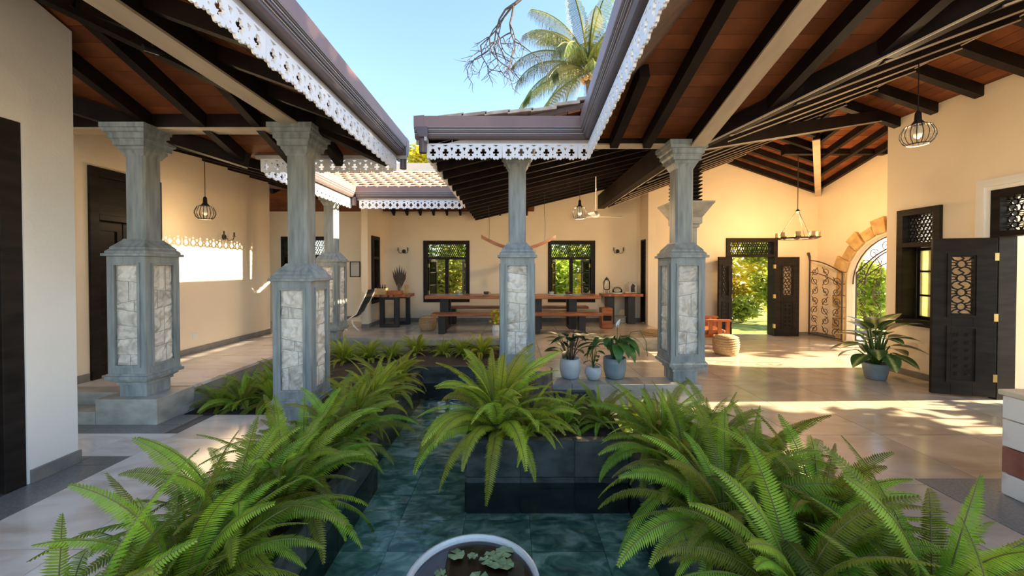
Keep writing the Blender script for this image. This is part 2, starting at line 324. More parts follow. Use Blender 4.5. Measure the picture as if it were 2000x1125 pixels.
# ---- garden beds, pool and planters
tag(MB().box(-3.95, -1.98, 4.46, 7.89, -0.4, -0.03).build('garden_bed', 'soil'), 'soil bed between veranda and pool', 'soil', kind='stuff')
pool = struct('floor.004', 'pool bottom of mottled green stone tiles', (0, 3, -0.42))
MB().box(-1.98, 2.0, -1.6, 7.95, -0.52, -0.432).build('pool_bed', 'grout', pool)
tiles(pool, -1.5, 1.2, -0.4, 6.2, 0.55, 0.36, -0.42, 'pool_tile', gap=0.004, name='pool_tile')
wt = MB().add([(-1.97, -1.5, -0.15), (1.97, -1.5, -0.15), (1.97, 6.4, -0.15), (-1.97, 6.4, -0.15)], [(0, 1, 2, 3)]).build('pool_water', 'water')
tag(wt, 'clear rippled pool water over green tiles', 'water', kind='stuff')
def planter(label, x0, x1, y0, y1, z0, z1, sides, wthk=0.07):
    t = thing('planter', label, 'planter', ((x0 + x1) / 2, (y0 + y1) / 2, z0), 'slate planters around the pool')
    b = MB(); b.box(x0, x1, y0, y0 + wthk, z0, z1); b.box(x0, x1, y1 - wthk, y1, z0, z1); b.box(x0, x0 + wthk, y0 + wthk, y1 - wthk, z0, z1); b.box(x1 - wthk, x1, y0 + wthk, y1 - wthk, z0, z1)
    b.build('planter_wall', 'planter_slate', t)
    MB().box(x0 + wthk, x1 - wthk, y0 + wthk, y1 - wthk, z0, z1 - 0.05).build('soil', 'soil', t)
    for sd in sides:                                           # slate cladding slabs on the faces that look onto the water
        L = (y1 - y0) if sd in 'lr' else (x1 - x0); n = max(1, round(L / 0.42)); w = L / n
        for i in range(n):
            for j in range(2):
                za, zb = z0 + j * (z1 - z0) / 2 + 0.003, z0 + (j + 1) * (z1 - z0) / 2 - 0.003; b = MB()
                if sd == 'r': b.box(x1, x1 + 0.014, y0 + i * w + 0.003, y0 + (i + 1) * w - 0.003, za, zb)
                elif sd == 'l': b.box(x0 - 0.014, x0, y0 + i * w + 0.003, y0 + (i + 1) * w - 0.003, za, zb)
                else: b.box(x0 + i * w + 0.003, x0 + (i + 1) * w - 0.003, y0 - 0.014, y0, za, zb)
                b.build('slate_slab', 'planter_slate', t)
    return t
planter('long slate planter of ferns on the left side of the pool', -1.95, -1.32, -1.0, 3.66, -0.42, 0.10, 'r')
planter('slate planter of ferns right beside the second left pillar', -1.96, -1.48, 3.95, 6.1, -0.42, 0.08, 'rf')
planter('slate planter block in front of the potted plants', -0.40, 1.02, 3.30, 4.68, -0.42, 0.22, 'fl')
planter('large slate planter of ferns on the right side of the pool', 1.04, 1.98, -1.0, 3.55, -0.42, 0.14, 'lf')
planter('low slate trough under the dining floor edge', -1.97, -0.17, 6.15, 7.88, -0.42, 0.13, 'f')
sbox('wall_kerb', 'grey stone facing under the dining floor edge', 'kerb_stone', -3.95, -0.15, 7.90, 7.95, -0.3, ZP - 0.04)
sbox('wall_kerb_front', 'grey stone kerb face under the potted plants', 'kerb_stone', -0.15, 2.36, 4.69, 4.72, -0.3, ZP - 0.05)
MB().box(1.1, 2.36, 3.56, 4.68, -0.3, -0.012).build('floor_slab', 'kerb_stone', fl)

# ---- walls
b = MB().shape([(-1.0, 0), (1.85, 0), (1.85, 2.87), (3.0, 2.87), (3.0, 0), (3.35, 0), (3.35, 3.80), (2.73, 4.02), (-1.0, 4.02)], [], 0.2, Myz(-4.06, 0, 0))
tag(b.build('wall_left', 'plaster_white'), 'plaster wall nearest on the left, painted whiter for sky light, with a dark door', None, None, 'structure')  # white plaster on a cream wall puts cool sky light into the colour
wall('wall_veranda', 'cream plaster wall along the left veranda', 'x', -5.63, -5.43, 3.0, 8.5, 0, 3.70, [(4.86, 5.86, ZP, 3.05)], 'plaster')
wall('wall_back', 'cream back wall of the dining area with two windows', 'y', 10.35, 10.55, -6.6, 3.7, 0, 4.6, [(-2.42, -1.16, 0.81, 2.49), (0.98, 2.27, 0.81, 2.49), (-6.3, -4.85, ZP, 2.6)])
wall('wall_passage', 'dim side wall of the passage behind the veranda', 'x', -6.8, -6.6, 8.3, 10.55, 0, 4.2)
wall('wall_partition', 'short cream wall with a narrow window left of the dining area', 'x', -3.66, -3.50, 9.2, 10.35, ZP, 3.9, [(9.42, 9.95, 0.85, 2.55)])
wall('wall_dining_right', 'cream side wall with a dark louvred door right of the dining area', 'x', 3.5, 3.70, 9.75, 10.35, 0, 4.9, [(9.92, 10.28, ZP, 2.5)])
wall('wall_entrance', 'warm cream wall around the open entrance door', 'y', 9.75, 9.95, 3.7, 8.05, 0, 5.0, [(5.5, 6.81, 0, 2.51)])
ac, ar, asp = 7.75, 1.12, 1.36                                 # gate arch: centre depth, radius, springing height
arch = [(ac - ar, 0.0), (ac - ar, asp)] + [(ac - ar * math.cos(math.pi * i / 18), asp + ar * math.sin(math.pi * i / 18)) for i in range(1, 18)] + [(ac + ar, asp), (ac + ar, 0.0)]
b = MB().shape([(6.36, 0)] + arch + [(9.75, 0), (9.75, 4.9), (6.36, 4.9)], [], 0.2, Myz(7.85, 0, 0))
tag(b.build('wall_gate', 'plaster'), 'warm cream wall with the arched garden gate', None, None, 'structure')
wall('wall_corner', 'cream return wall behind the hall window', 'y', 6.34, 6.46, 6.58, 7.85, 0, 4.6)
wall('wall_right', 'cream right hall wall with a window and a carved door', 'x', 6.38, 6.58, -1.5, 6.46, 0, 4.20, [(5.62, 6.25, 0.82, 2.67), (3.80, 5.05, 0, 2.76)])
wall('wall_garden', 'white garden wall seen through the right door', 'y', 6.1, 6.25, 6.58, 9.6, 0, 3.2, (), 'plaster_white')
def bb(name, *a): tag(MB().box(*a).build(name, 'baseboard', bevel=0.004), 'grey stone skirting', None, None, 'structure')
bb('baseboard_left', -3.86, -3.835, -1.0, 1.84, 0, 0.11); bb('baseboard_left_end', -3.86, -3.835, 3.01, 3.36, 0, 0.11)
bb('baseboard_veranda', -5.43, -5.41, 5.88, 8.5, ZP, ZP + 0.10); bb('baseboard_veranda_near', -5.43, -5.41, 4.4, 4.84, ZP, ZP + 0.10)
bb('baseboard_back', -3.5, 3.5, 10.33, 10.35, ZP, ZP + 0.10); bb('baseboard_partition', -3.5, -3.48, 9.2, 10.33, ZP, ZP + 0.10)
bb('baseboard_partition_end', -3.66, -3.5, 9.18, 9.2, ZP, ZP + 0.10)
bb('baseboard_entrance', 3.7, 5.48, 9.73, 9.75, 0, 0.10); bb('baseboard_entrance_right', 6.83, 7.83, 9.73, 9.75, 0, 0.10)
bb('baseboard_gate', 7.83, 7.85, 8.95, 9.73, 0, 0.10); bb('baseboard_right', 6.36, 6.38, 5.10, 6.46, 0, 0.10)

# ---- timber ceilings: planes z = a*x + b*y + c over plan polygons
def ceiling(name, label, poly, a, b_, c, run, bm_, rafts=None, bw=0.15, raf=(0.07, 0.13), gap=0.008, deck=True, arris=False):
    z = lambda p: a * p[0] + b_ * p[1] + c
    cx = sum(p[0] for p in poly) / len(poly); cy = sum(p[1] for p in poly) / len(poly)
    t = struct(name, label, (cx, cy, z((cx, cy))))
    if deck: MB().prism(poly, [z(p) + 0.03 for p in poly], [z(p) + 0.09 for p in poly]).build('roof_deck', 'deck', t)
    ax = 0 if run == 'y' else 1                                # boards run along x or y; split across the other axis
    lo = min(p[ax] for p in poly); hi = max(p[ax] for p in poly); k = lo
    while k < hi - 1e-4:
        q = clip(clip(poly, *((-1, 0, -(k + gap / 2)) if ax == 0 else (0, -1, -(k + gap / 2)))), *((1, 0, k + bw - gap / 2) if ax == 0 else (0, 1, k + bw - gap / 2)))
        q = [p for i, p in enumerate(q) if math.dist(p, q[i - 1]) > 1e-4]
        if len(q) >= 3: MB().prism(q, [z(p) for p in q], [z(p) + 0.028 for p in q]).build('ceiling_board', bm_, t)
        k += bw
    for r in rafts or ():                                      # rafters across the boards
        ra = 1 - ax; xs = []
        for i in range(len(poly)):
            p, q = poly[i], poly[(i + 1) % len(poly)]
            if (p[ra] - r) * (q[ra] - r) < 0:
                s_ = (r - p[ra]) / (q[ra] - p[ra]); xs.append((p[0] + (q[0] - p[0]) * s_, p[1] + (q[1] - p[1]) * s_))
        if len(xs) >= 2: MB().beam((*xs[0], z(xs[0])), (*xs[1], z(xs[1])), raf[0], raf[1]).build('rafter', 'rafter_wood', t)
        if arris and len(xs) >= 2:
            q0, q1 = [(p[0], p[1] - raf[0] / 2, z(p)) for p in xs[:2]]; MB().beam(q0, q1, 0.014, 0.014, drop=raf[1] - 0.007).build('floor_light_arris', 'beam_floor_light', t)  # pale strip paints light caught along the rafter's lower edge
    return t
fr = lambda a, b_, s: [a + s * i for i in range(int((b_ - a) / s) + 1)]
P_L = 0.36
ceiling('ceiling_left', 'red-brown plank ceiling sloping down to the left pillars', [(-1.52, 5.07), (-3.4, 5.07), (-6.4, 2.74), (-6.4, 0.19)], 0, -P_L, 3.22 + P_L * 5.07, 'x', 'ceiling_board', fr(-6.0, -1.7, 0.62), raf=(0.09, 0.15))
ceiling('ceiling_left_eave', 'dark plank soffit along the left courtyard eave', [(-1.52, 5.07), (-6.4, 0.19), (-6.4, -0.5), (-1.52, -0.5)], -P_L, 0, 3.22 - P_L * 1.52, 'y', 'ceiling_board', fr(0.0, 4.9, 0.62), raf=(0.07, 0.12))
ceiling('ceiling_veranda', 'plank ceiling over the left veranda', [(-3.4, 5.07), (-6.4, 2.74), (-6.8, 9.2), (-3.4, 8.1)], -0.26, 0, 3.22 - 0.26 * 3.4, 'y', 'ceiling_board', fr(4.3, 8.8, 0.6), raf=(0.08, 0.13))
ceiling('ceiling_dining_front', 'plank ceiling over the front of the dining area', [(-3.4, 8.1), (-6.8, 9.2), (-6.8, 9.25), (-0.95, 9.25), (-0.95, 8.1)], 0, 0.52, 3.22 - 0.52 * 8.1, 'x', 'ceiling_board', fr(-6.2, -1.0, 0.6), deck=True)
ceiling('ceiling_dining_back', 'plank ceiling sloping down to the back dining wall', [(-6.8, 9.25), (0.6, 9.25), (0.6, 10.36), (-6.8, 10.36)], 0, -0.50, 3.28 + 0.50 * 10.36, 'x', 'ceiling_board', fr(-3.2, 0.4, 0.36), raf=(0.05, 0.13))
ceiling('ceiling_dining_right', 'dark plank ceiling rising from the courtyard eave over the dining area', [(-1.0, 4.45), (3.5, 4.45), (3.5, 10.36), (-1.0, 10.36)], 0.24, 0, 3.13 + 0.24, 'y', 'ceiling_board', fr(4.6, 10.2, 0.42), raf=(0.06, 0.13))
SW = 0.375
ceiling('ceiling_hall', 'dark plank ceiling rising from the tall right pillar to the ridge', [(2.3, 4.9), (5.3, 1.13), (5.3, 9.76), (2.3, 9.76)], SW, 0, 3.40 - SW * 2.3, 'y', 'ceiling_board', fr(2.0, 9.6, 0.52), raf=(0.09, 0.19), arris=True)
ceiling('ceiling_front_right', 'reddish plank ceiling rising towards the viewer on the right', [(0.96, 4.9), (2.3, 4.9), (5.3, 1.13), (5.3, 0.3), (2.34, 0.3)], 0, -0.3, 3.40 + 0.3 * 4.9, 'x', 'ceiling_board', [1.30, 1.72, 2.85, 3.4, 3.95, 4.5], raf=(0.10, 0.15))
SE = -0.34
ceiling('ceiling_right', 'orange plank ceiling falling to the right hall wall', [(5.3, 0.3), (6.42, 0.3), (6.42, 6.46), (5.3, 6.46)], SE, 0, 4.58 - SE * 5.3, 'y', 'ceiling_board', fr(0.8, 6.3, 0.55), raf=(0.10, 0.15))
ceiling('ceiling_entrance', 'orange plank ceiling over the entrance door', [(5.3, 9.76), (7.86, 9.76), (5.3, 6.65)], SE, 0, 4.58 - SE * 5.3, 'y', 'ceiling_board', fr(6.9, 9.7, 0.45), raf=(0.08, 0.13))
ceiling('ceiling_gate', 'orange plank ceiling over the garden gate', [(7.86, 9.76), (7.86, 6.46), (5.3, 6.46), (5.3, 6.65)], 0, -0.285, 3.71 + 0.285 * 9.76, 'x', 'ceiling_board', fr(5.6, 7.8, 0.5), raf=(0.08, 0.13))
b = MB().prism([(0.92, 4.45), (0.96, 4.9), (2.34, 0.3), (0.66, 0.3)], [3.3, 3.4, 4.78, 3.3], [3.38, 3.48, 4.86, 3.38])
tag(b.build('ceiling_steep_eave', 'deck'), 'steep tiled roof strip above the right courtyard gutter', None, None, 'structure')
b = MB().add([(-0.97, 8.0, 3.1), (-0.97, 9.25, 3.8), (-0.97, 10.36, 3.2), (-0.93, 8.0, 3.1), (-0.93, 9.25, 3.8), (-0.93, 10.36, 3.2)], [(0, 1, 2), (5, 4, 3), (0, 3, 4, 1), (1, 4, 5, 2)])
tag(b.build('wall_gable', 'plaster'), 'small gable closing the dining roof', None, None, 'structure')

# ---- main beams
def beam(name, label, p0, p1, w, h, strip=True, m='rafter_wood', bead=False):
    t = thing(name, label, 'beam', Vector(p0).lerp(Vector(p1), 0.5) - Vector((0, 0, h)), 'roof beams', 'structure')
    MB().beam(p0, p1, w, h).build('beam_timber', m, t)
    if bead:                                                   # thin pale strip painting floor light on the lower edge
        s_ = (Vector(p1) - Vector(p0)).cross(Vector((0, 0, 1))).normalized() * (w / 2); MB().beam(Vector(p0) + s_, Vector(p1) + s_, 0.016, 0.016, drop=h - 0.008).build('floor_light_arris', 'beam_floor_light', t)
    elif strip: MB().beam(p0, p1, w + 0.02, 0.02, drop=h).build('floor_light_strip', 'beam_floor_light', t)  # pale strip paints the underside as lit from the floor
    return t
ZB = 3.33
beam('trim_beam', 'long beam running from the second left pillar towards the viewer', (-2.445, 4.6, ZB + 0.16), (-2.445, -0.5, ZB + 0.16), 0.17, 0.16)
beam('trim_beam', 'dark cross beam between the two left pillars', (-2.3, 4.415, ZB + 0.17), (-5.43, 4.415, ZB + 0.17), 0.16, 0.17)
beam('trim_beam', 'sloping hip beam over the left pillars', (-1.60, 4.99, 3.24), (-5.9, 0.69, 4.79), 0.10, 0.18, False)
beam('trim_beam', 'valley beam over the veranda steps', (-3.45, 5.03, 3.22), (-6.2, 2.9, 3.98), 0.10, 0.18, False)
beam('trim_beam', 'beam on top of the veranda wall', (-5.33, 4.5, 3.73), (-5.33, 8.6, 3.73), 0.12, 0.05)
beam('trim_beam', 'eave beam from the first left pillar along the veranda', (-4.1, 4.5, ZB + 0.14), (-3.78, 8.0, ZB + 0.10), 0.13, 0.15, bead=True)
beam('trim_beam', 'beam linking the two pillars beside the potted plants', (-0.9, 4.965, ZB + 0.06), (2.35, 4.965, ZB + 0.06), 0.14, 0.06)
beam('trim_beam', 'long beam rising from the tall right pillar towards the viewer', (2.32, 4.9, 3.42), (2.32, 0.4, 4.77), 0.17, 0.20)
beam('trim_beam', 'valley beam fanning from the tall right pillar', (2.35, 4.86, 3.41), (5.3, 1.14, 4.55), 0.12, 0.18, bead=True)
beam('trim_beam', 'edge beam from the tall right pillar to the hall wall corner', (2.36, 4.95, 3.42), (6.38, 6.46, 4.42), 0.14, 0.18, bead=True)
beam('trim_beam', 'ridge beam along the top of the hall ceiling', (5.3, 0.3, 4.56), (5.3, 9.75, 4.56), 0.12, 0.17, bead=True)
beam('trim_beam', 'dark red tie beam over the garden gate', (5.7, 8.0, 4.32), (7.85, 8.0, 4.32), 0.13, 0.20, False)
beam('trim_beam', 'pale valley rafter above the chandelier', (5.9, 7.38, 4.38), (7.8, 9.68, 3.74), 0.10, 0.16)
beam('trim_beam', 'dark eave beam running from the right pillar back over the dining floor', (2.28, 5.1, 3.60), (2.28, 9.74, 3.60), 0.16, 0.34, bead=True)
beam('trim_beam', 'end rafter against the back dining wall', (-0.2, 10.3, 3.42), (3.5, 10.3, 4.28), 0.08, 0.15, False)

# ---- courtyard eaves: fretwork valance, moulded gutter, fascia
CLUB = [(-.022, -.047), (.022, -.047), (.008, -.018), (.024, -.023), (.037, -.011), (.033, .007), (.015, .009), (.020, .023), (.013, .036), (0, .040), (-.013, .036), (-.020, .023), (-.015, .009), (-.033, .007), (-.037, -.011), (-.024, -.023), (-.008, -.018)]
UW, VH = 0.147, 0.18
vcache = {}
def valance_mesh(n):
    if n in vcache: return vcache[n]
    out = [(0, 0)]; holes = []
    for i in range(n):
        x = i * UW
        for k, dx in enumerate((0.0, 0.25, 0.5, 0.75)):       # scalloped lower edge
            base = x + dx * UW; d = VH - (0.022 if k in (0, 3) else 0.006)
            out += [(base + UW * 0.02, -d), (base + UW * 0.075, -d - 0.012), (base + UW * 0.175, -d - 0.012), (base + UW * 0.23, -d)]
        holes.append([(x + UW / 2 + p[0], -0.098 + p[1]) for p in CLUB])
        if i: holes.append([(x - 0.019, -0.045), (x, -0.090), (x + 0.019, -0.045)]); holes.append(circ(x, -0.128, 0.009, 6))
        holes.append([(x + UW / 2 - 0.035, -0.016), (x + UW / 2, -0.036), (x + UW / 2 + 0.035, -0.016)])
    out += [(n * UW, 0)]
    out = out[::-1]
    vcache[n] = MB().shape(out, holes, 0.018).mesh('fretwork_panel', 'valance_white'); return vcache[n]
ZL = 3.0
def eave(label, p0, p1, out, ext=(0, 0), zl=ZL, k=1):
    p0 = Vector((*p0, 0)); p1 = Vector((*p1, 0)); o = Vector((*out, 0)).normalized(); d = (p1 - p0); L = d.length; d.normalize()
    t = struct('trim_%d' % k, label, (*((p0 + p1) / 2).to_2d(), zl))
    n = int(L / UW); i = 0; s_ = (L - n * UW) / 2; rz = math.atan2(d.y, d.x)
    right = d.cross(Vector((0, 0, 1)))                         # panel thickness goes to -Y local => right-hand side of d
    while i < n:
        c = min(6, n - i); q = p0 + d * (s_ + i * UW) + Vector((0, 0, zl + VH)); put(valance_mesh(c), 'fretwork_panel', t, q - wloc(t), (R(90), 0, rz)); i += c
    a = p0 - d * ext[0]; e = p1 + d * ext[1]
    def extr(prof, name, m):
        A = [a + o * u + Vector((0, 0, zl + z)) for u, z in prof]; E = [e + o * u + Vector((0, 0, zl + z)) for u, z in prof]; nn = len(prof)
        MB().add(A + E, [tuple(range(nn)), tuple(range(2 * nn - 1, nn - 1, -1))] + [(j, (j + 1) % nn, nn + (j + 1) % nn, nn + j) for j in range(nn)]).build(name, m, t)
    extr([(-0.03, 0.18), (0.0, 0.18), (0.0, 0.225), (-0.03, 0.225)], 'valance_board', 'gutter_line')
    extr([(-0.04, 0.225), (0.055, 0.225), (0.07, 0.25), (0.07, 0.275), (0.09, 0.285), (0.09, 0.31), (0.105, 0.32), (0.105, 0.34), (-0.04, 0.34)], 'gutter', 'gutter_brown')
    for u, z in ((0.07, 0.272), (0.09, 0.307), (0.105, 0.334)): extr([(u, z), (u + 0.008, z), (u + 0.008, z + 0.007), (u, z + 0.007)], 'gutter_bead', 'gutter_line')
    extr([(0.0, 0.34), (0.115, 0.34), (0.12, 0.46), (0.0, 0.47)], 'fascia_board', 'fascia_brown')
    return t
eave('left courtyard eave with white fretwork valance running towards the viewer', (-1.52, 5.07), (-1.52, -0.5), (1, 0), (0.12, 0), k=1)
eave('white fretwork valance seen from behind between left pillar and veranda roof', (-3.4, 5.07), (-1.52, 5.07), (0, 1), (0, 0.12), k=2)
eave('sunlit veranda eave with white fretwork along the garden bed', (-3.4, 8.1), (-3.4, 5.2), (1, 0), (0, 0), k=3)
eave('dining eave with white fretwork below the sunlit tile roof', (-3.3, 8.1), (-1.0, 8.1), (0, -1), (0, 0), k=4)
eave('eave with white fretwork stepping back from the middle roof corner', (-1.0, 4.45), (-1.0, 8.0), (-1, 0), (0.12, 0), k=5)
eave('front eave of the middle roof with white fretwork above a pillar', (-1.0, 4.45), (0.92, 4.45), (0, -1), (0.12, 0), k=6)
eave('right courtyard eave with white fretwork rising to the top of the view', (0.90, 4.42), (0.66, 0.3), (-1, 0.05), (0, 0), k=7)
for j, (x, y) in enumerate([(-1.46, 5.10), (-1.03, 4.40), (-3.34, 8.04)]):
    pp = MB().lathe([(0.045, 0.06), (0.045, 0.24)], 12, x, y, ZL).build('drain_outlet', 'gutter_brown', smooth=False)
    tag(pp, ['short brown gutter outlet at the end of the left eave', 'short brown gutter outlet at the left corner of the middle roof', 'short brown gutter outlet where veranda and dining eaves meet'][j], 'gutter outlet')

# ---- roof tiles that show
rt = struct('roof_dining', 'sunlit scale-tiled roof over the dining area', (-2.3, 8.6, 3.4))
prof = [(-0.11, 0.0), (-0.10, -0.085), (-0.06, -0.13), (0, -0.15), (0.06, -0.13), (0.10, -0.085), (0.11, 0.0), (0.11, 0.16), (-0.11, 0.16)]
tm = MB().shape(prof, [], 0.032).mesh('roof_tile', 'roof_tile')
for r_ in range(8):
    for c_ in range(22):
        x = -5.3 + c_ * 0.224 + (0.112 if r_ % 2 else 0)
        if x > -0.98 or x < -3.35 - r_ * 0.45: continue
        y = 8.12 + r_ * 0.17; put(tm, 'roof_tile', rt, Vector((x, y, 3.44 + 0.50 * (y - 8.05))) - wloc(rt), (math.atan(0.50) - 0.15, random.uniform(-.01, .01), random.uniform(-.02, .02)))
rt = struct('roof_middle', 'weathered edge tiles along the front of the middle roof', (0, 4.6, 3.45))
for i in range(7):
    x0 = -0.86 + i * 0.27; z = max(3.462 + i * 0.020, 3.13 + 0.24 * (x0 + 1) + 0.12)
    b = MB(); b.loft([[(x0 + dx, y, z + dz + (0.018 * math.sin((y - 4.42) * 26) if 0 else 0)) for dx, dz in ((0, 0), (0.30, 0.035), (0.30, 0.075), (0, 0.04))] for y in (4.42, 4.75, 5.1)]); b.build('verge_tile', 'tile_mossy', rt, bevel=0.006)
tm2 = MB().shape(prof, [], 0.025).mesh('roof_tile_worn', 'tile_mossy')
for r_ in range(5):
    for c_ in range(9):
        x = 0.05 + c_ * 0.2 + 0; y = 5.15 + r_ * 0.2 + (0.1 if c_ % 2 else 0)
        put(tm2, 'roof_tile', rt, Vector((x, y, 3.49 + 0.24 * (x + 0.1))) - wloc(rt), (0, -0.18, R(90)))

# ================================================================== PILLARS
def stone_mesh(q, seed):                                       # q: four (x, z) corners; rough split face towards -Y
    from mathutils import noise
    (ax, az), (bx_, bz), (cx, cz), (dx, dz) = q; w = max(bx_ - ax, .02); h = max(dz - az, .02)
    nx = max(3, int(w / 0.035)); nz_ = max(3, int(h / 0.035)); V = []; F = []
    for j in range(nz_ + 1):
        for i in range(nx + 1):
            u, v = i / nx, j / nz_; x = (ax * (1 - u) + bx_ * u) * (1 - v) + (dx * (1 - u) + cx * u) * v; z = (az * (1 - u) + bz * u) * (1 - v) + (dz * (1 - u) + cz * u) * v
            e = 0 if i in (0, nx) or j in (0, nz_) else 1
            d = 0.003 + e * (0.013 + 0.030 * noise.noise(Vector((x * 15 + seed * 3.1, z * 12, seed))) + 0.014 * noise.noise(Vector((x * 38, z * 34 + seed, 5))))
            V.append((x, -max(d, 0.002), z))
    for j in range(nz_):
        for i in range(nx):
            k = j * (nx + 1) + i; F.append((k, k + 1, k + nx + 2, k + nx + 1))
    return MB().add(V, F).mesh('stone', 'panel_stone')
def stone_panel(w, h, seed):                                   # irregular courses with slanted joints
    rs = random.Random(seed); n = rs.choice((5, 6, 6, 7)); hs = [rs.uniform(.6, 1.6) for _ in range(n)]; t_ = sum(hs); zs = [0]
    for v in hs: zs.append(zs[-1] + v / t_ * h)
    tl = [0] + [rs.uniform(-.035, .035) for _ in range(n - 1)] + [0]; g = .0025; out = []
    for k in range(n):
        f0 = lambda x: zs[k] + tl[k] * 2 * x / w + g; f1 = lambda x: zs[k + 1] + tl[k + 1] * 2 * x / w - g
        xs = [-w / 2, w / 2] if rs.random() < .5 else [-w / 2, w * rs.uniform(-.22, .22), w / 2]
        for p in range(len(xs) - 1):
            x0, x1 = xs[p] + (g if p else 0), xs[p + 1] - (g if p < len(xs) - 2 else 0); out.append([(x0, f0(x0)), (x1, f0(x1)), (x1, f1(x1)), (x0, f1(x0))])
    return out
def pillar(label, cx, cy, z0, ztop=3.33, s=0.215):
    t = thing('panelled_pillar', label, 'pillar', (cx, cy, z0), 'stone-panelled courtyard pillars')
    MB().sqlathe([(0.150, 0), (0.150, 0.13), (0.170, 0.134), (0.170, 0.16), (0.185, 0.175), (0.202, 0.18), (0.202, 0.205), (0.240, 0.21), (0.240, 0.245), (0.222, 0.25), (0.222, 0.27)]).build('base_moulding', 'pillar_paint', t, local=True)
    zb, zt = 0.27, 1.58
    MB().box(-s + 0.03, s - 0.03, -s + 0.03, s - 0.03, zb, zt).build('pedestal_core', 'pillar_paint', t, local=True)
    fm = MB().shape(rect(-s, zb, s, zt), [rect(-s + 0.075, zb + 0.085, s - 0.075, zt - 0.085)], 0.032, Mxz(0, 0, 0)).mesh('panel_frame', 'pillar_paint')
    mm = MB().shape(rect(-s + 0.062, zb + 0.072, s - 0.062, zt - 0.072), [rect(-s + 0.088, zb + 0.098, s - 0.088, zt - 0.098)], 0.012, Mxz(0, 0, 0)).mesh('panel_moulding', 'pillar_paint')
    for a in range(4):
        rot = (0, 0, a * math.pi / 2); off = lambda dd: Vector((0, -dd, 0)); off_r = lambda dd: Matrix.Rotation(a * math.pi / 2, 4, 'Z') @ Vector((0, -dd, 0))
        put(fm, 'panel_frame', t, off_r(s - 0.032), rot); put(mm, 'panel_moulding', t, off_r(s), rot)
        sd = int(abs(cx * 31 + cy * 17) * 10) + a * 7
        for q, quad in enumerate(stone_panel(2 * s - 0.155, zt - zb - 0.176, sd)):
            put(stone_mesh(quad, sd % 13 + q), 'stone', t, off_r(s - 0.029) + Vector((0, 0, zb + 0.088)), rot)
    MB().sqlathe([(0.215, zt), (0.248, zt + 0.004), (0.248, zt + 0.032), (0.226, zt + 0.036), (0.226, zt + 0.058), (0.20, zt + 0.085), (0.20, zt + 0.10), (0.128, zt + 0.185), (0.122, zt + 0.20)]).build('shoulder', 'pillar_paint', t, local=True)
    H = ztop - z0
    MB().sqlathe([(0.112, zt + 0.18), (0.112, H - 0.33)], chamfer=0.022).build('shaft', 'pillar_paint', t, local=True)
    MB().sqlathe([(0.112, H - 0.33), (0.120, H - 0.31), (0.138, H - 0.275), (0.150, H - 0.26), (0.150, H - 0.235), (0.176, H - 0.228), (0.176, H - 0.19), (0.190, H - 0.165), (0.204, H - 0.158), (0.204, H - 0.115), (0.212, H - 0.10), (0.232, H - 0.092), (0.232, H - 0.055), (0.248, H - 0.05), (0.248, H)]).build('capital', 'pillar_paint', t, local=True)
    return t
pillar('grey stone-panelled pillar on a plinth beside the veranda steps', -4.28, 4.415, ZP)
pillar('grey stone-panelled pillar standing by the left ferns, shaft partly sunlit', -2.445, 4.415, 0)
pillar('grey stone-panelled pillar behind the largest fern, left of the potted plants', 0.067, 4.965, ZP)
pillar('grey stone-panelled pillar right of the potted plants', 2.21, 4.965, ZP)
pillar('small far pillar at the veranda corner near the white lounger', -3.70, 7.78, ZP)
t = thing('corner_column', 'column half hidden behind the right pillar with dark stacked timber on top', 'column', (2.96, 6.5, 0))
MB().sqlathe([(0.27, 0), (0.27, 0.16), (0.24, 0.2), (0.22, 1.1), (0.24, 1.15), (0.14, 1.35), (0.14, 2.42)]).build('shaft', 'kerb_stone', t, local=True)
MB().sqlathe([(0.14, 2.40), (0.17, 2.42), (0.17, 2.46), (0.20, 2.48), (0.20, 2.58), (0.25, 2.66), (0.32, 2.78), (0.34, 2.80), (0.34, 2.83)]).build('capital', 'kerb_stone', t, local=True)
b = MB()
for k in range(13): b.sqlathe([(0.15, 2.83 + k * 0.062), (0.20, 2.865 + k * 0.062), (0.20, 2.88 + k * 0.062), (0.15, 2.892 + k * 0.062)])
b.build('timber_stack', 'dark_wood', t, local=True)
t = thing('stone_plinth', 'red and white stone plinth at the right edge of the hall', 'plinth', (4.22, 2.42, 0))
MB().box(-0.44, 0.6, -0.44, 0.44, 0.0, 0.76).build('plinth_core', 'cream_stone', t, local=True)
z = 0.0
for q, (h, m_) in enumerate([(0.17, 'white_stone'), (0.20, 'red_stone'), (0.21, 'white_stone'), (0.18, 'white_stone')]):
    for i, (y0, y1) in enumerate([(-0.46, -0.16), (-0.15, 0.16), (0.17, 0.46)]):
        MB().box(-0.475, -0.44, y0, y1, z + 0.004, z + h - 0.004).build('plinth_stone', m_, t, local=True, bevel=0.006)
    for i, (x0, x1) in enumerate([(-0.435, -0.10), (-0.09, 0.25), (0.26, 0.6)]):
        for sy in (-0.46, 0.44): MB().box(x0, x1, sy, sy + 0.02, z + 0.004, z + h - 0.004).build('plinth_stone', m_, t, local=True, bevel=0.006)
    z += h
MB().box(-0.49, 0.64, -0.48, 0.48, 0.76, 0.80).build('plinth_top', 'cream_stone', t, local=True, bevel=0.008)
t = thing('flared_column', 'round white column with flared foot outside the right door', 'column', (7.90, 5.55, -0.06))
MB().lathe([(.62, 0), (.62, .06), (.58, .10), (.53, .22), (.46, .42), (.42, .65), (.405, .9), (.40, 3.4)], 36).build('column_shaft', 'plaster_white', t, local=True, smooth=True)
MB().lathe([(.40, 3.38), (.46, 3.42), (.50, 3.5), (.50, 3.58)], 36).build('column_capital', 'plaster_white', t, local=True)
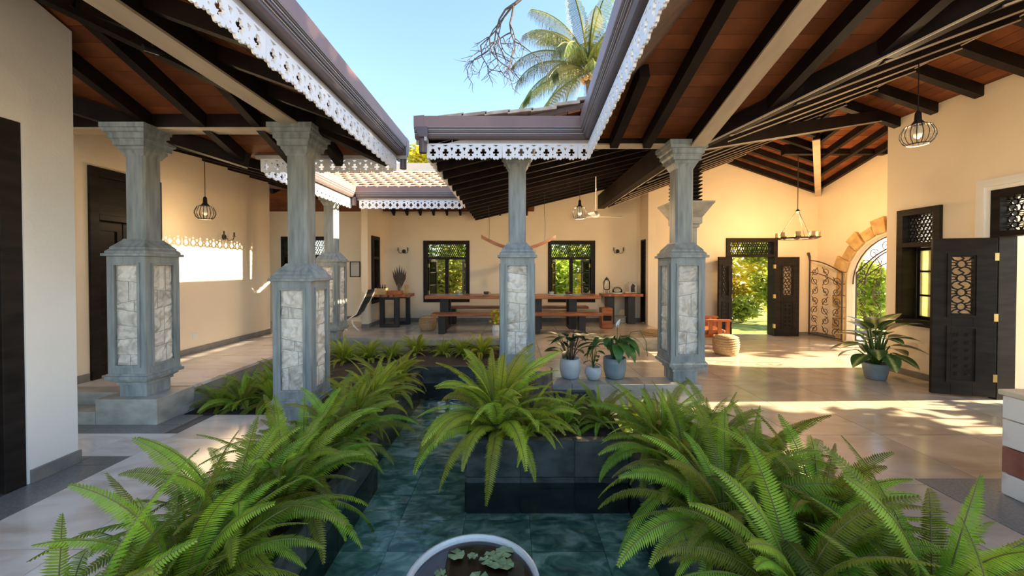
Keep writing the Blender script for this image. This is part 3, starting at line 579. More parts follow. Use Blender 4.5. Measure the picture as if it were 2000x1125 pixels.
sb = struct('floor.005', 'blue-grey stone border around the right plinth', (3.5, 2.6, 0.002))
for (x0, x1, y0, y1) in ((3.30, 4.9, 2.90, 3.08), (3.30, 3.74, 1.2, 2.90)):
    MB().box(x0, x1, y0, y1, 0.0, 0.004).build('border_slab', 'granite_grey', sb)

# ================================================================== DOORS, WINDOWS, GATE
def fret(w, h, cell, th=0.014, bw=0.011):                      # carved scroll panel in local XZ, front towards -Y
    b = MB(); nx = max(1, round(w / cell)); nz_ = max(1, round(h / cell)); cw, ch = w / nx, h / nz_; M = Mxz(0, 0, 0)
    for i in range(nx):
        for j in range(nz_):
            cx, cz = (i + .5) * cw, (j + .5) * ch; r = min(cw, ch)
            b.strip(circ(cx, cz, r * 0.27, 8), bw, th, M, True)
            for sx in (-1, 1):
                for sz in (-1, 1):
                    b.strip([(cx + sx * r * .2, cz + sz * r * .2), (cx + sx * r * .42, cz + sz * r * .28), (cx + sx * cw * .5, cz + sz * ch * .5)], bw, th, M)
                    b.strip([(cx + sx * cw * .5, cz + sz * ch * .12), (cx + sx * r * .34, cz + sz * r * .10), (cx + sx * r * .25, cz)], bw * .8, th, M)
            b.strip([(cx, cz + r * .27), (cx - cw * .12, cz + ch * .4), (cx, cz + ch * .5)], bw, th, M); b.strip([(cx, cz - r * .27), (cx + cw * .12, cz - ch * .4), (cx, cz - ch * .5)], bw, th, M)
    return b
def leaf(parent, loc, rz, w, h, name='door_leaf', studs=(2, 6), flip=1, th=0.045, handle=True, hinges=True):
    # hinge at local origin, the leaf runs along +X*flip
    x = lambda v: v * flip
    def bx(b, x0, x1, *a): xa, xb = sorted((x(x0), x(x1))); return b.box(xa, xb, *a)
    fx0, fx1, fz0, fz1 = w * .36, w * .70, h * .52, h * .88
    b = MB(); bx(b, 0, fx0, -th / 2, th / 2, 0, h); bx(b, fx1, w, -th / 2, th / 2, 0, h); bx(b, fx0, fx1, -th / 2, th / 2, 0, fz0); bx(b, fx0, fx1, -th / 2, th / 2, fz1, h)
    o = b.build(name, 'dark_wood', parent, local=True, loc=loc, rot=(0, 0, rz), bevel=0.004)
    f = fret(fx1 - fx0, fz1 - fz0, (fx1 - fx0) * .8, bw=0.016); put(f.mesh('carved_panel', 'dark_wood'), 'carved_panel', o, (min(x(fx0), x(fx1)), 0.007, fz0))
    mz = [(fz0 - 0.05, fz1 + 0.05), (h * .08, h * .44)]
    for (za, zb) in mz:
        for sd in (-1, 1):
            b = MB(); xa, xb = sorted((x(fx0 - .05), x(fx1 + .05))); b.shape(rect(xa, za, xb, zb), [rect(xa + .028, za + .028, xb - .028, zb - .028)], 0.014, Mxz(0, -th / 2 if sd < 0 else th / 2 + 0.014, 0)); b.build('panel_moulding', 'dark_wood', o, local=True)
    sm = MB().add([(-.026, 0, -.026), (.026, 0, -.026), (.026, 0, .026), (-.026, 0, .026), (0, -.026, 0)], [(0, 1, 4), (1, 2, 4), (2, 3, 4), (3, 0, 4)]).mesh('stud', 'dark_wood')
    for i in range(studs[0]):
        for j in range(studs[1]):
            sx_ = x(fx0 + (fx1 - fx0) * (i + .5) / studs[0]); sz_ = h * .11 + (h * .30) * (j + .5) / studs[1]
            put(sm, 'stud', o, (sx_, -th / 2, sz_)); put(sm, 'stud', o, (sx_, th / 2, sz_), (0, 0, math.pi))
    if hinges:
        for hz in (.12, .5, .88): MB().box(min(x(-.012), x(.03)), max(x(-.012), x(.03)), -th / 2 - .010, th / 2 + .004, h * hz - .05, h * hz + .05).build('hinge', 'brass', o, local=True)
    if handle:
        b = MB(); bx(b, w - .07, w - .04, -th / 2 - .012, -th / 2, h * .47, h * .58); b.tube([(x(w - .055), -th / 2 - .01, h * .545), (x(w - .055), -th / 2 - .045, h * .545), (x(w - .15), -th / 2 - .045, h * .545)], 0.009); b.build('handle', 'brass', o, local=True)
    return o
def frame_boxes(w, h, fw, dep, sill=True, trans=None):
    b = MB(); b.box(0, fw, -dep / 2, dep / 2, 0, h); b.box(w - fw, w, -dep / 2, dep / 2, 0, h); b.box(fw, w - fw, -dep / 2, dep / 2, h - fw, h)
    if sill: b.box(fw, w - fw, -dep / 2, dep / 2, 0, fw)
    if trans: b.box(fw, w - fw, -dep / 2, dep / 2, trans - fw * .35, trans + fw * .35)
    return b
def window(k, label, x, y, z, w, h, rz, trans, casements='open', panes=3, cw=None):
    t = thing('window_%d' % k, label, 'window', (x, y, z), kind='structure', rz=rz); fw = 0.10
    frame_boxes(w, h, fw, 0.24, True, trans).build('window_frame', 'dark_wood', t, local=True, bevel=0.004)
    put(fret(w - 2 * fw, h - fw - trans - 0.04, 0.12, bw=0.016).mesh('carved_transom', 'dark_wood'), 'carved_transom', t, (fw, 0, trans + 0.035))
    hh = trans - fw - 0.04
    def casement(hx, rot, ww, flip, glassm):
        b = MB(); s_ = 0.05; xs = sorted((0, ww * flip)); b.box(xs[0], xs[0] + s_, -.018, .018, 0, hh); b.box(xs[1] - s_, xs[1], -.018, .018, 0, hh); b.box(xs[0] + s_, xs[1] - s_, -.018, .018, 0, s_); b.box(xs[0] + s_, xs[1] - s_, -.018, .018, hh - s_, hh)
        for q in range(1, panes): b.box(xs[0] + s_, xs[1] - s_, -.014, .014, hh * q / panes - .014, hh * q / panes + .014)
        c = b.build('casement', 'dark_wood', t, local=True, loc=(hx, 0, fw), rot=(0, 0, rot))
        for q in range(panes): MB().box(xs[0] + s_, xs[1] - s_, -.003, .003, max(s_, hh * q / panes + .014), min(hh - s_, hh * (q + 1) / panes - .014)).build('pane', glassm, c, local=True)
        for q in (.15, .85): MB().box(-.015, .03, -.03, .025, hh * q - .05, hh * q + .05).build('hinge', 'brass', c, local=True)
    if casements == 'pair':
        MB().box(w / 2 - .045, w / 2 + .045, -.06, .06, fw, trans).build('mullion', 'dark_wood', t, local=True)
        casement(fw + .01, R(72), w / 2 - fw - .05, 1, 'glass'); casement(w - fw - .01, R(-72), w / 2 - fw - .05, -1, 'glass')
    elif casements == 'dark':
        casement(fw, 0, w - 2 * fw, 1, 'glass')
    else: casement(w - fw - .01, R(-18), (cw or w - 2 * fw), -1, 'frosted_glass')
    return t
window(1, 'left dining window, dark framed with carved transom', -2.42, 10.45, 0.81, 1.26, 1.68, 0, 1.20, 'pair')
window(2, 'right dining window, dark framed with carved transom', 0.98, 10.45, 0.81, 1.29, 1.68, 0, 1.20, 'pair')
window(3, 'narrow dark window in the short wall beside the side table', -3.58, 9.42, 0.85, 0.53, 1.70, R(90), 1.15, 'dark', 2)
window(4, 'dark hall window with frosted casement on the right wall', 6.45, 6.25, 0.82, 0.63, 1.85, R(-90), 1.28, 'single', 3)
def doorframe(t, w, h, trans, fw=0.10, dep=0.24, fretw=True):
    frame_boxes(w, h, fw, dep, False, trans).build('door_frame', 'dark_wood', t, local=True, bevel=0.004)
    put(fret(w - 2 * fw, h - fw - trans - 0.04, 0.13, bw=0.016).mesh('carved_transom', 'dark_wood'), 'carved_transom', t, (fw, 0, trans + 0.035))
t = thing('door_1', 'open double entrance door with carved leaves', 'door', (5.5, 9.83, 0), kind='structure'); doorframe(t, 1.31, 2.51, 2.06)
leaf(t, (0.11, -0.15, 0.02), R(-152), 0.54, 2.0, flip=1, handle=True); leaf(t, (1.20, -0.15, 0.02), R(168), 0.56, 2.0, flip=-1, handle=False)
t = thing('door_2', 'tall dark carved hall door opened towards the viewer', 'door', (6.48, 5.05, 0), kind='structure', rz=R(-90)); doorframe(t, 1.25, 2.76, 2.18)
leaf(t, (0.08, -0.13, 0.03), R(-107), 0.66, 2.10, flip=1, handle=False)
t = thing('trim_8', 'white moulded casing around the right hall door', 'trim', (6.36, 5.05, 0), kind='structure')
for k, (o_, th_) in enumerate(((0.0, 0.03), (0.05, 0.05), (0.10, 0.035))):
    b = MB(); b.box(6.38 - th_, 6.38, 5.05 + o_, 5.10 + o_, 0, 2.76 + o_ + 0.05); b.box(6.38 - th_, 6.38, 3.80 - 0.05 - o_, 5.05 + o_, 2.76 + o_, 2.81 + o_); b.build('casing_strip', 'white_paint', t)
t = thing('door_3', 'closed dark panelled door on the veranda wall behind the first pillar', 'door', (-5.53, 4.86, ZP), kind='structure', rz=R(90))
doorframe(t, 1.0, 2.77, 2.12, 0.11, 0.26)
MB().box(.1, .9, -.02, .02, 2.12, 2.68).build('transom_back', 'dark_wood', t, local=True)
for (x0, x1) in ((.11, .49), (.51, .89)):
    o = MB().box(x0, x1, -.03, .03, 0.01, 2.10).build('door_leaf', 'dark_wood', t, local=True)
    for (za, zb) in ((.12, .9), (1.02, 1.98)): MB().shape(rect(x0 + .06, za, x1 - .06, zb), [rect(x0 + .085, za + .025, x1 - .085, zb - .025)], 0.02, Mxz(0, -.03, 0)).build('panel_moulding', 'dark_wood', o, local=True)
t = thing('door_4', 'dark panelled door in the nearest left wall', 'door', (-3.98, 1.85, 0), kind='structure', rz=R(90)); doorframe(t, 1.15, 2.87, 2.16, 0.13, 0.22)
MB().box(.13, 1.02, -.02, .02, 2.18, 2.75).build('transom_back', 'dark_wood', t, local=True)
for (x0, x1) in ((.13, .57), (.58, 1.02)):
    o = MB().box(x0, x1, -.03, .03, 0.01, 2.12).build('door_leaf', 'dark_wood', t, local=True)
    for (za, zb) in ((.12, .9), (1.02, 1.98)): MB().shape(rect(x0 + .06, za, x1 - .06, zb), [rect(x0 + .085, za + .025, x1 - .085, zb - .025)], 0.02, Mxz(0, -.03, 0)).build('panel_moulding', 'dark_wood', o, local=True)
t = thing('door_5', 'dark louvred door beside the right side table', 'door', (3.6, 10.28, ZP), kind='structure', rz=R(-90))
frame_boxes(.36, 2.22, .04, .22, False).build('door_frame', 'dark_wood', t, local=True)
for k in range(24): MB().box(.04, .32, -.05, .05, .05 + k * .09, .12 + k * .09).build('slat', 'dark_wood', t, local=True)
t = thing('door_6', 'dark panelled doors at the end of the dim passage', 'door', (-6.3, 10.45, ZP), kind='structure'); doorframe(t, 1.45, 2.32, 1.8)
for x0 in (.1, .73):
    o = MB().box(x0, x0 + .62, -.03, .03, .01, 1.78).build('door_leaf', 'dark_wood', t, local=True); MB().shape(rect(x0 + .08, .15, x0 + .54, 1.65), [rect(x0 + .11, .18, x0 + .51, 1.62)], .02, Mxz(0, -.03, 0)).build('panel_moulding', 'dark_wood', o, local=True)

# ---- stone arch and iron gate
t = thing('stone_arch', 'rough sandstone blocks framing the arched garden gate', 'arch', (7.85, 7.75, 0), kind=None)
def blk(pts, th, z0=0): MB().shape(pts, [], th, Myz(7.845, 0, 0, -1)).build('voussoir' if z0 else 'jamb_stone', 'sandstone', t, bevel=0.012)
n_ = 13
for i in range(n_):
    a0, a1 = math.pi * i / n_ + .012, math.pi * (i + 1) / n_ - .012; ro = ar + (0.36 if i % 2 else 0.26)
    if ac + ro * math.cos((a0 + a1) / 2) < 6.75 and i > 8: continue
    pts = [(ac + r_ * math.cos(a), asp + r_ * math.sin(a)) for r_, a in ((ar + .03, a0), (ar + .03, a1), (ro, a1), (ro, a0))]; blk(pts, 0.075 if i % 2 else 0.05, 1)
for sd in (1,):
    for k in range(5):
        w_ = 0.30 if k % 2 else 0.22; y0 = ac + sd * (ar + .03); pts = rect(min(y0, y0 + sd * w_), k * asp / 5 + .006, max(y0, y0 + sd * w_), (k + 1) * asp / 5 - .006); blk(pts, 0.07 if k % 2 else 0.05)
def spiral(cx, cz, r0, turns, a0, dr, n=14): return [(cx + (r0 + dr * i / n) * math.cos(a0 + turns * 2 * math.pi * i / n), 0, cz + (r0 + dr * i / n) * math.sin(a0 + turns * 2 * math.pi * i / n)) for i in range(n + 1)]
def gate_leaf(label, loc, rz, w, hh, hf):                      # hinge side low, free side high
    t = thing('gate_leaf', label, 'gate', loc, 'iron garden gate leaves', rz=rz)
    top = [(w * i / 10, 0, hh + (hf - hh) * math.sin(math.pi / 2 * i / 10)) for i in range(11)]
    b = MB(); b.tube([(0, 0, .03), (0, 0, hh)], .016); b.tube([(w, 0, .03), (w, 0, hf)], .018); b.tube([(0, 0, .06), (w, 0, .06)], .013); b.tube(top, .014); b.tube([(p[0], 0, p[2] - .3) for p in top], .010); b.build('gate_frame', 'iron', t, local=True)
    MB().tube([(w, 0, hf), (w + .01, 0, hf + .10), (w + .05, 0, hf + .20)], [.02, .028, .034]).build('finial', 'iron', t, local=True)
    rs = random.Random(3); nz_ = int(hf / .24)
    for j in range(nz_):
        for i in range(3):
            cx, cz = w * (i + .5) / 3, .2 + j * .24
            if cz > hh + (hf - hh) * math.sin(math.pi / 2 * cx / w) - .12: continue
            s_ = 1 if (i + j) % 2 else -1; b = MB(); b.tube(spiral(cx, cz, .018, s_ * 1.35, rs.uniform(0, 6), .085), .008, 5); b.tube([(cx - .07 * s_, 0, cz - .10), (cx + .02, 0, cz), (cx + .08 * s_, 0, cz + .11)], .008, 5); b.build('scroll', 'iron', t, local=True)
    return t
gate_leaf('wrought-iron scroll gate leaf standing open against the wall', (7.70, 8.83, 0.01), R(96), 0.86, 1.62, 1.92)
gate_leaf('closed wrought-iron scroll gate leaf inside the stone arch', (8.0, 8.80, 0.01), R(-90), 1.02, 1.62, 2.20)
t = thing('gate_grille', 'iron scroll grille in the head of the garden arch', 'grille', (7.95, ac, asp))
for i in range(9):
    a = math.pi * (i + .5) / 9; c_ = spiral(math.cos(a) * .90, math.sin(a) * .90, .02, 1.3, a, .10); MB().tube([(0, p[0], p[2]) for p in c_], .009, 5).build('scroll', 'iron', t, local=True)
for rr in (.78, 1.08): MB().tube([(0, rr * math.cos(math.pi * i / 20), rr * math.sin(math.pi * i / 20)) for i in range(21)], .014).build('arch_bar', 'iron', t, local=True)

# ================================================================== LAMPS AND FAN
def pendant(label, x, y, zlow, ztop, r=0.135, power=0):
    t = thing('pendant_lamp', label, 'lamp', (x, y, zlow), 'wire cage pendant lamps'); h = r * 1.7
    MB().tube([(0, 0, h + .10), (0, 0, ztop - zlow)], .005, 5).build('cord', 'black_metal', t, local=True)
    MB().lathe([(.05, ztop - zlow - .03), (.05, ztop - zlow)], 12).build('ceiling_rose', 'black_metal', t, local=True)
    MB().lathe([(.012, h + .12), (.026, h + .10), (.03, h + .02), (.055, h - .015), (.055, h - .03)], 14).build('socket', 'black_metal', t, local=True, smooth=True)
    b = MB(); pr = [(.05, h - .02), (r * .75, h * .82), (r * .98, h * .52), (r, h * .36), (r * .86, h * .14), (r * .62, 0)]
    for k in range(18):
        a = 2 * math.pi * k / 18; b.tube([(q * math.cos(a), q * math.sin(a), z) for q, z in pr], .0042, 4)
    for q, z in (pr[0], pr[-1]): b.tube([(q * math.cos(2 * math.pi * i / 20), q * math.sin(2 * math.pi * i / 20), z) for i in range(21)], .006, 5)
    b.build('wire_cage', 'black_metal', t, local=True)
    MB().lathe([(.005, h * .25), (.032, h * .35), (.038, h * .5), (.03, h * .66), (.015, h * .85)], 12).build('bulb', 'lamp_bulb', t, local=True, smooth=True)
    if power:
        ld = bpy.data.lights.new('fill_light', 'POINT'); ld.energy = power; ld.color = (1, .70, .38); ld.shadow_soft_size = .06  # added fill to brighten the interior; the pendant itself is unlit
        lo = bpy.data.objects.new('fill_light', ld); COL.objects.link(lo); lo.parent = t; lo.location = (0, 0, -0.04)
    return t
pendant('wire cage pendant lamp in front of the left veranda wall', -4.80, 5.94, 2.50, 3.57, .135, 9)
pendant('wire cage pendant lamp on a long cord in front of the right hall wall', 4.37, 4.1, 3.06, 4.20, .14, 32)
pendant('wire cage pendant lamp over the dining area beside the fan', 1.32, 7.4, 2.70, 3.76, .145, 48)
t = thing('ceiling_fan', 'white three-bladed ceiling fan over the dining area', 'fan', (1.83, 8.3, 2.86))
MB().tube([(0, 0, .1), (0, 0, 1.02)], .014, 8).build('down_rod', 'white_paint', t, local=True); MB().lathe([(.05, .96), (.06, 1.02)], 12).build('rod_canopy', 'white_paint', t, local=True)
MB().lathe([(.02, -.03), (.08, -.01), (.10, .03), (.08, .08), (.03, .12)], 18).build('motor', 'white_paint', t, local=True, smooth=True)
for k in range(3):
    a = R(8 + 120 * k); M = Matrix.Rotation(a, 4, 'Z') @ Matrix.Rotation(R(12), 4, 'X'); MB().add([(.08, -.04, 0), (.58, -.065, 0), (.62, 0, 0), (.58, .065, 0), (.08, .04, 0), (.08, -.04, .008), (.58, -.065, .008), (.62, 0, .008), (.58, .065, .008), (.08, .04, .008)], [(0, 1, 2, 3, 4), (9, 8, 7, 6, 5), (0, 5, 6, 1), (1, 6, 7, 2), (2, 7, 8, 3), (3, 8, 9, 4), (4, 9, 5, 0)], M).build('blade', 'white_paint', t, local=True)
t = thing('hanging_beam_light', 'curved wooden beam light hanging over the long dining table', 'lamp', (0.13, 8.7, 2.10))
cv = [(-.83 + 1.70 * i / 12, 0, .30 * abs(-1 + 2 * i / 12) ** 1.6 + .02) for i in range(13)]
b = MB(); b.loft([[(x, -.07, z), (x, .07, z), (x, .07, z + .075), (x, -.07, z + .075)] for x, _, z in cv]); b.build('curved_plank', 'slab_wood', t, local=True)
for x in (-.66, .62): MB().tube([(x, 0, .22), (x + .012, 0, .6), (x - .008, 0, 1.0), (x, 0, 1.5 if x > 0 else 1.28)], .005, 5).build('cord', 'black_metal', t, local=True)
for x in (-.35, -.05, .28): MB().lathe([(.03, -.10), (.035, -.02), (.012, 0), (.012, .05)], 10, x, 0, 0.02).build('spot_light', 'black_metal', t, local=True)
t = thing('chandelier', 'iron ring chandelier with candle cups near the entrance', 'chandelier', (6.02, 8.0, 2.36))
b = MB(); b.tube([(.33 * math.cos(2 * math.pi * i / 28), .33 * math.sin(2 * math.pi * i / 28), 0) for i in range(29)], .018, 6); b.build('ring', 'iron', t, local=True)
for k in range(3):
    a = R(30 + 120 * k); MB().tube([(.33 * math.cos(a), .33 * math.sin(a), .02), (.03 * math.cos(a), .03 * math.sin(a), .56)], .007, 5).build('chain', 'iron', t, local=True)
MB().tube([(0, 0, .55), (0, 0, 1.97)], .008, 5).build('hanging_rod', 'iron', t, local=True); MB().lathe([(.01, .62), (.05, .57), (.01, .53)], 8).build('finial', 'iron', t, local=True)
for k in range(8):
    a = R(10 + 45 * k); cx, cy = .34 * math.cos(a), .34 * math.sin(a); o = MB().lathe([(.03, .0), (.062, .03)], 10, cx, cy, 0).build('drip_tray', 'iron', t, local=True); MB().lathe([(.045, .03), (.045, .125)], 12, cx, cy, 0).build('candle', 'candle', o, local=True)
ld = bpy.data.lights.new('fill_light', 'POINT'); ld.energy = 85; ld.color = (1, .62, .28); ld.shadow_soft_size = .25  # added fill for the entrance and its ceiling; the candles are unlit
lo = bpy.data.objects.new('fill_light', ld); COL.objects.link(lo); lo.parent = t; lo.location = (0, 0, .30)
def sconce(label, x, y, z, rz):
    t = thing('wall_sconce', label, 'lamp', (x, y, z), 'black candle-arm wall sconces', rz=rz)
    MB().lathe([(.055, -.0), (.05, .012), (.02, .02)], 14).build('wall_plate', 'black_metal', t, local=True, rot=(R(90), 0, 0))
    for s_ in (-1, 1):
        o = MB().tube([(0, -.02, 0), (s_ * .05, -.06, -.06), (s_ * .11, -.09, -.04), (s_ * .13, -.10, .02)], .008, 6).build('arm', 'black_metal', t, local=True); MB().lathe([(.03, .02), (.03, .028), (.014, .03), (.014, .10)], 8, s_ * .13, -.10, 0).build('candle_tube', 'black_metal', o, local=True)
sconce('black wall sconce on the veranda wall beside the pendant lamp', -5.43, 7.15, 2.32, R(90)); sconce('black wall sconce left of the left dining window', -2.95, 10.35, 2.20, 0); sconce('black wall sconce right of the right dining window', 2.88, 10.35, 2.20, 0)
t = thing('security_camera', 'small black camera under the left plank ceiling', 'camera', (-3.15, 3.35, 3.60)); MB().tube([(0, 0, .20), (0, 0, .05)], .012).build('mount', 'black_metal', t, local=True); MB().tube([(-.03, -.06, .03), (.02, .07, .05)], .028, 10).build('camera_body', 'black_metal', t, local=True)
t = thing('wall_socket', 'white socket plate low on the veranda wall', 'socket', (-5.425, 6.46, .58)); MB().box(-.005, .008, -.045, .045, -.045, .045).build('plate', 'white_paint', t, local=True, bevel=.003); MB().box(.008, .011, -.02, .02, -.02, .02).build('switch', 'white_paint', t, local=True)

# ================================================================== FURNITURE
def slab(name_parts, t, x0, x1, y0, y1, z0, z1, m='slab_wood', seed=1, name='top'):
    rs = random.Random(seed); n = 14; top = []
    for i in range(n + 1): top.append((x0 + (x1 - x0) * i / n, y0 + rs.uniform(-.022, .022)))
    for i in range(n + 1): top.append((x1 - (x1 - x0) * i / n, y1 + rs.uniform(-.022, .022)))
    return MB().shape(top, [], z1 - z0, Matrix.Translation((0, 0, z0))).build(name, m, t, bevel=.012)
t = thing('dining_table', 'long live-edge wooden dining table with black legs', 'table', (0, 9.25, ZP)); slab('', t, -2.05, 2.08, 8.85, 9.65, ZP + .73, ZP + .81, seed=2)
for x in (-1.62, .62, 1.45):
    MB().box(x - .13, x + .13, 8.95, 9.55, ZP, ZP + .73).shape(rect(0, 0, .01, .01), [], .001) if 0 else None
    b = MB(); b.box(x - .09, x + .09, 8.98, 9.10, ZP, ZP + .73); b.box(x - .09, x + .09, 9.40, 9.52, ZP, ZP + .73); b.box(x - .09, x + .09, 9.10, 9.40, ZP, ZP + .08); b.build('leg', 'black_metal', t)
for lb, y, sd in (('live-edge bench in front of the long dining table', 8.45, 4), ('live-edge bench behind the long dining table', 10.0, 5)):
    t = thing('bench', lb, 'bench', (0, y, ZP), 'dining benches'); slab('', t, -1.78, 2.0, y - .17, y + .17, ZP + .40, ZP + .46, seed=sd)
    for x in (-1.55, .55, 1.55): MB().box(x - .07, x + .07, y - .13, y + .13, ZP, ZP + .40).build('leg', 'black_metal', t)
def pouf(label, x, y, z0, r, h, m='wicker'):
    t = thing('pouf', label, 'pouf', (x, y, z0), 'woven poufs')
    b = MB(); n = 9; prof = [(r * .80, 0), (r * .95, h * .15), (r, h * .4), (r * .98, h * .7), (r * .85, h * .93), (r * .5, h), (.02, h)]; b.lathe(prof, 24); b.build('body', m, t, local=True, smooth=True)
    for k in range(1, n): 
        z = h * k / n; q = r * (.80 + .2 * math.sin(math.pi * min(1, (k / n) * 1.15) * .8)) + .002
        MB().tube([(q * math.cos(2 * math.pi * i / 24), q * math.sin(2 * math.pi * i / 24), z) for i in range(25)], .012, 5).build('woven_cord', m, t, local=True)
pouf('woven pouf at the left end of the dining bench', -1.98, 8.9, ZP, .20, .34); pouf('round woven pouf on the sunlit hall floor near the armchair', 4.30, 7.60, 0, .235, .40); pouf('small brown pouf left of the right pillar', 3.05, 8.2, 0, .2, .40)
t = thing('wood_stool', 'solid wooden block stool at the right end of the dining table', 'stool', (2.28, 9.2, ZP)); MB().box(-.13, .13, -.15, .15, 0, .50).build('block', 'slab_wood', t, local=True, bevel=.015); MB().box(-.10, .10, -.158, -.15, .20, .32).build('hand_hole', 'dark_wood', t, local=True)
# side tables
t = thing('side_table', 'live-edge side table with black box legs left of the dining area', 'table', (-3.05, 9.6, ZP)); slab('', t, -3.44, -2.55, 9.27, 9.92, ZP + .74, ZP + .81, seed=8)
for (xa, xb, y) in ((-3.25, -2.78, 9.33), (-3.05, -2.65, 9.82)):
    b = MB(); b.box(xa, xa + .1, y - .05, y + .05, ZP, ZP + .74); b.box(xb - .1, xb, y - .05, y + .05, ZP, ZP + .74); b.box(xa + .1, xb - .1, y - .05, y + .05, ZP, ZP + .09); b.box(xa + .1, xb - .1, y - .05, y + .05, ZP + .68, ZP + .74); b.build('leg', 'black_metal', t)
t = thing('side_table', 'live-edge side table with black legs right of the dining area', 'table', (2.83, 10.0, ZP)); slab('', t, 2.35, 3.40, 9.78, 10.25, ZP + .72, ZP + .79, seed=9)
for x in (2.58, 3.12): MB().box(x - .09, x + .09, 9.86, 10.18, ZP, ZP + .72).build('leg', 'black_metal', t)
zt = ZP + .81
t = thing('basket', 'wooden crate basket at the near end of the left side table', 'basket', (-3.25, 9.42, zt)); b = MB(); b.box(-.14, .14, -.10, -.09, 0, .15); b.box(-.14, .14, .09, .10, 0, .15); b.box(-.14, -.13, -.09, .09, 0, .15); b.box(.13, .14, -.09, .09, 0, .15); b.box(-.13, .13, -.09, .09, 0, .01); b.build('crate', 'basket', t, local=True)
for k in range(4): tag(MB().lathe([(.02, 0), (.022, .15), (.010, .19), (.010, .23)], 8, -3.34 + k * .06, 9.42, zt + .011).build('bottle', 'dark_wood'), ['leftmost', 'second from left', 'third from left', 'rightmost'][k] + ' small dark bottle standing in the crate basket', 'bottle', 'bottles in the crate basket')
t = thing('tray', 'shallow wooden tray on the left side table', 'tray', (-2.92, 9.50, zt)); b = MB(); b.box(-.16, .16, -.12, .12, 0, .015); b.box(-.16, -.145, -.12, .12, .015, .08); b.box(.145, .16, -.12, .12, .015, .08); b.box(-.145, .145, -.12, -.105, .015, .08); b.box(-.145, .145, .105, .12, .015, .08); b.build('tray_body', 'chair_wood', t, local=True)
tag(MB().lathe([(.05, .016), (.06, .05), (.045, .07)], 12, -2.97, 9.5, zt).build('dish', 'white_paint'), 'small white dish in the shallow wooden tray', 'dish')
t = thing('vase', 'glass vase holding dried dark palm leaves', 'vase', (-2.92, 9.80, zt)); MB().lathe([(.05, 0), (.06, .04), (.055, .18), (.03, .24), (.035, .27)], 16, caps=False).build('glass_body', 'glass', t, local=True, smooth=True)
for k in range(7):
    a = R(-26 + 9 * k); L_ = .62 - .03 * abs(k - 3); b = MB()
    b.add([(0, 0, .02), (-.03 + math.sin(a) * L_ * .55, -.01 * (k - 3), .1 + math.cos(a) * L_ * .62), (math.sin(a) * L_ * .8, -.015 * (k - 3), .12 + math.cos(a) * L_), (.04 + math.sin(a) * L_ * .55, -.01 * (k - 3), .1 + math.cos(a) * L_ * .58)], [(0, 1, 2, 3)]); b.build('dried_leaf', 'iron', t, local=True)
t = thing('card_stand', 'small upright card on the left side table', 'card', (-2.68, 9.62, zt)); MB().add([(-.06, 0, 0), (.06, -.05, 0), (.06, -.02, .22), (-.06, .03, .22), (-.06, .012, 0), (.06, -.038, 0), (.06, -.008, .22), (-.06, .042, .22)], [(0, 1, 2, 3), (7, 6, 5, 4), (0, 4, 5, 1), (3, 2, 6, 7), (1, 5, 6, 2), (0, 3, 7, 4)]).build('card', 'basket', t, local=True); MB().box(-.05, .05, .03, .08, 0, .012).build('foot', 'dark_wood', t, local=True)
zt2 = ZP + .79
t = thing('drink_dispenser', 'glass drink dispenser on the right side table', 'dispenser', (2.50, 10.0, zt2)); MB().lathe([(.07, .10), (.085, .13), (.085, .32), (.05, .37)], 16).build('jar', 'glass', t, local=True, smooth=True); MB().lathe([(.05, .37), (.055, .39), (.02, .41), (.012, .44)], 12).build('lid', 'black_metal', t, local=True); b = MB()
for k in range(4): b.tube([(.08 * math.cos(k * 1.57), .08 * math.sin(k * 1.57), 0), (.07 * math.cos(k * 1.57), .07 * math.sin(k * 1.57), .11)], .006, 5)
b.build('stand', 'black_metal', t, local=True)
t = thing('cake_dome', 'clear covered bowl on the right side table', 'bowl', (2.78, 10.0, zt2)); MB().lathe([(.13, 0), (.14, .02), (.14, .03)], 18).build('base_dish', 'white_paint', t, local=True); MB().lathe([(.13, .03), (.125, .10), (.08, .16), (.02, .18)], 18).build('dome', 'glass', t, local=True, smooth=True)
t = thing('wood_tray', 'small wooden tray on the right side table', 'tray', (3.02, 9.92, zt2)); MB().box(-.08, .08, -.06, .06, 0, .03).build('tray_body', 'chair_wood', t, local=True, bevel=.006); tag(MB().box(2.96, 3.08, 9.88, 9.96, zt2 + .03, zt2 + .05).build('napkin_stack', 'paper'), 'pale napkins on the small wooden tray', 'napkins')
t = thing('picture_frame', 'framed picture standing on the right side table', 'picture', (3.22, 10.12, zt2)); MB().shape(rect(-.11, 0, .11, .30), [rect(-.085, .025, .085, .275)], .02, Mxz(0, 0, 0)).build('frame', 'cream_stone', t, local=True); MB().box(-.085, .085, -.012, -.006, .025, .275).build('picture', 'paper', t, local=True); MB().shape([(-.05, .03), (.06, .03), (.05, .15), (.07, .20), (.0, .26), (-.05, .18)], [], .003, Mxz(0, -.012, 0)).build('printed_figure', 'iron', t, local=True)
t = thing('storage_box', 'grey box under the right side table', 'box', (2.85, 10.12, ZP)); MB().box(-.17, .17, -.08, .08, 0, .15).build('box_body', 'kerb_stone', t, local=True, bevel=.01); MB().box(-.18, .18, -.09, .09, .15, .18).build('lid', 'kerb_stone', t, local=True, bevel=.008)
t = thing('picture_frame', 'small thin-framed picture on the passage wall', 'picture', (-4.28, 10.345, 1.50)); MB().shape(rect(-.14, 0, .14, .42), [rect(-.12, .02, .12, .40)], .02, Mxz(0, 0, 0)).build('frame', 'dark_wood', t, local=True); MB().box(-.12, .12, -.008, -.002, .02, .40).build('picture', 'paper', t, local=True)
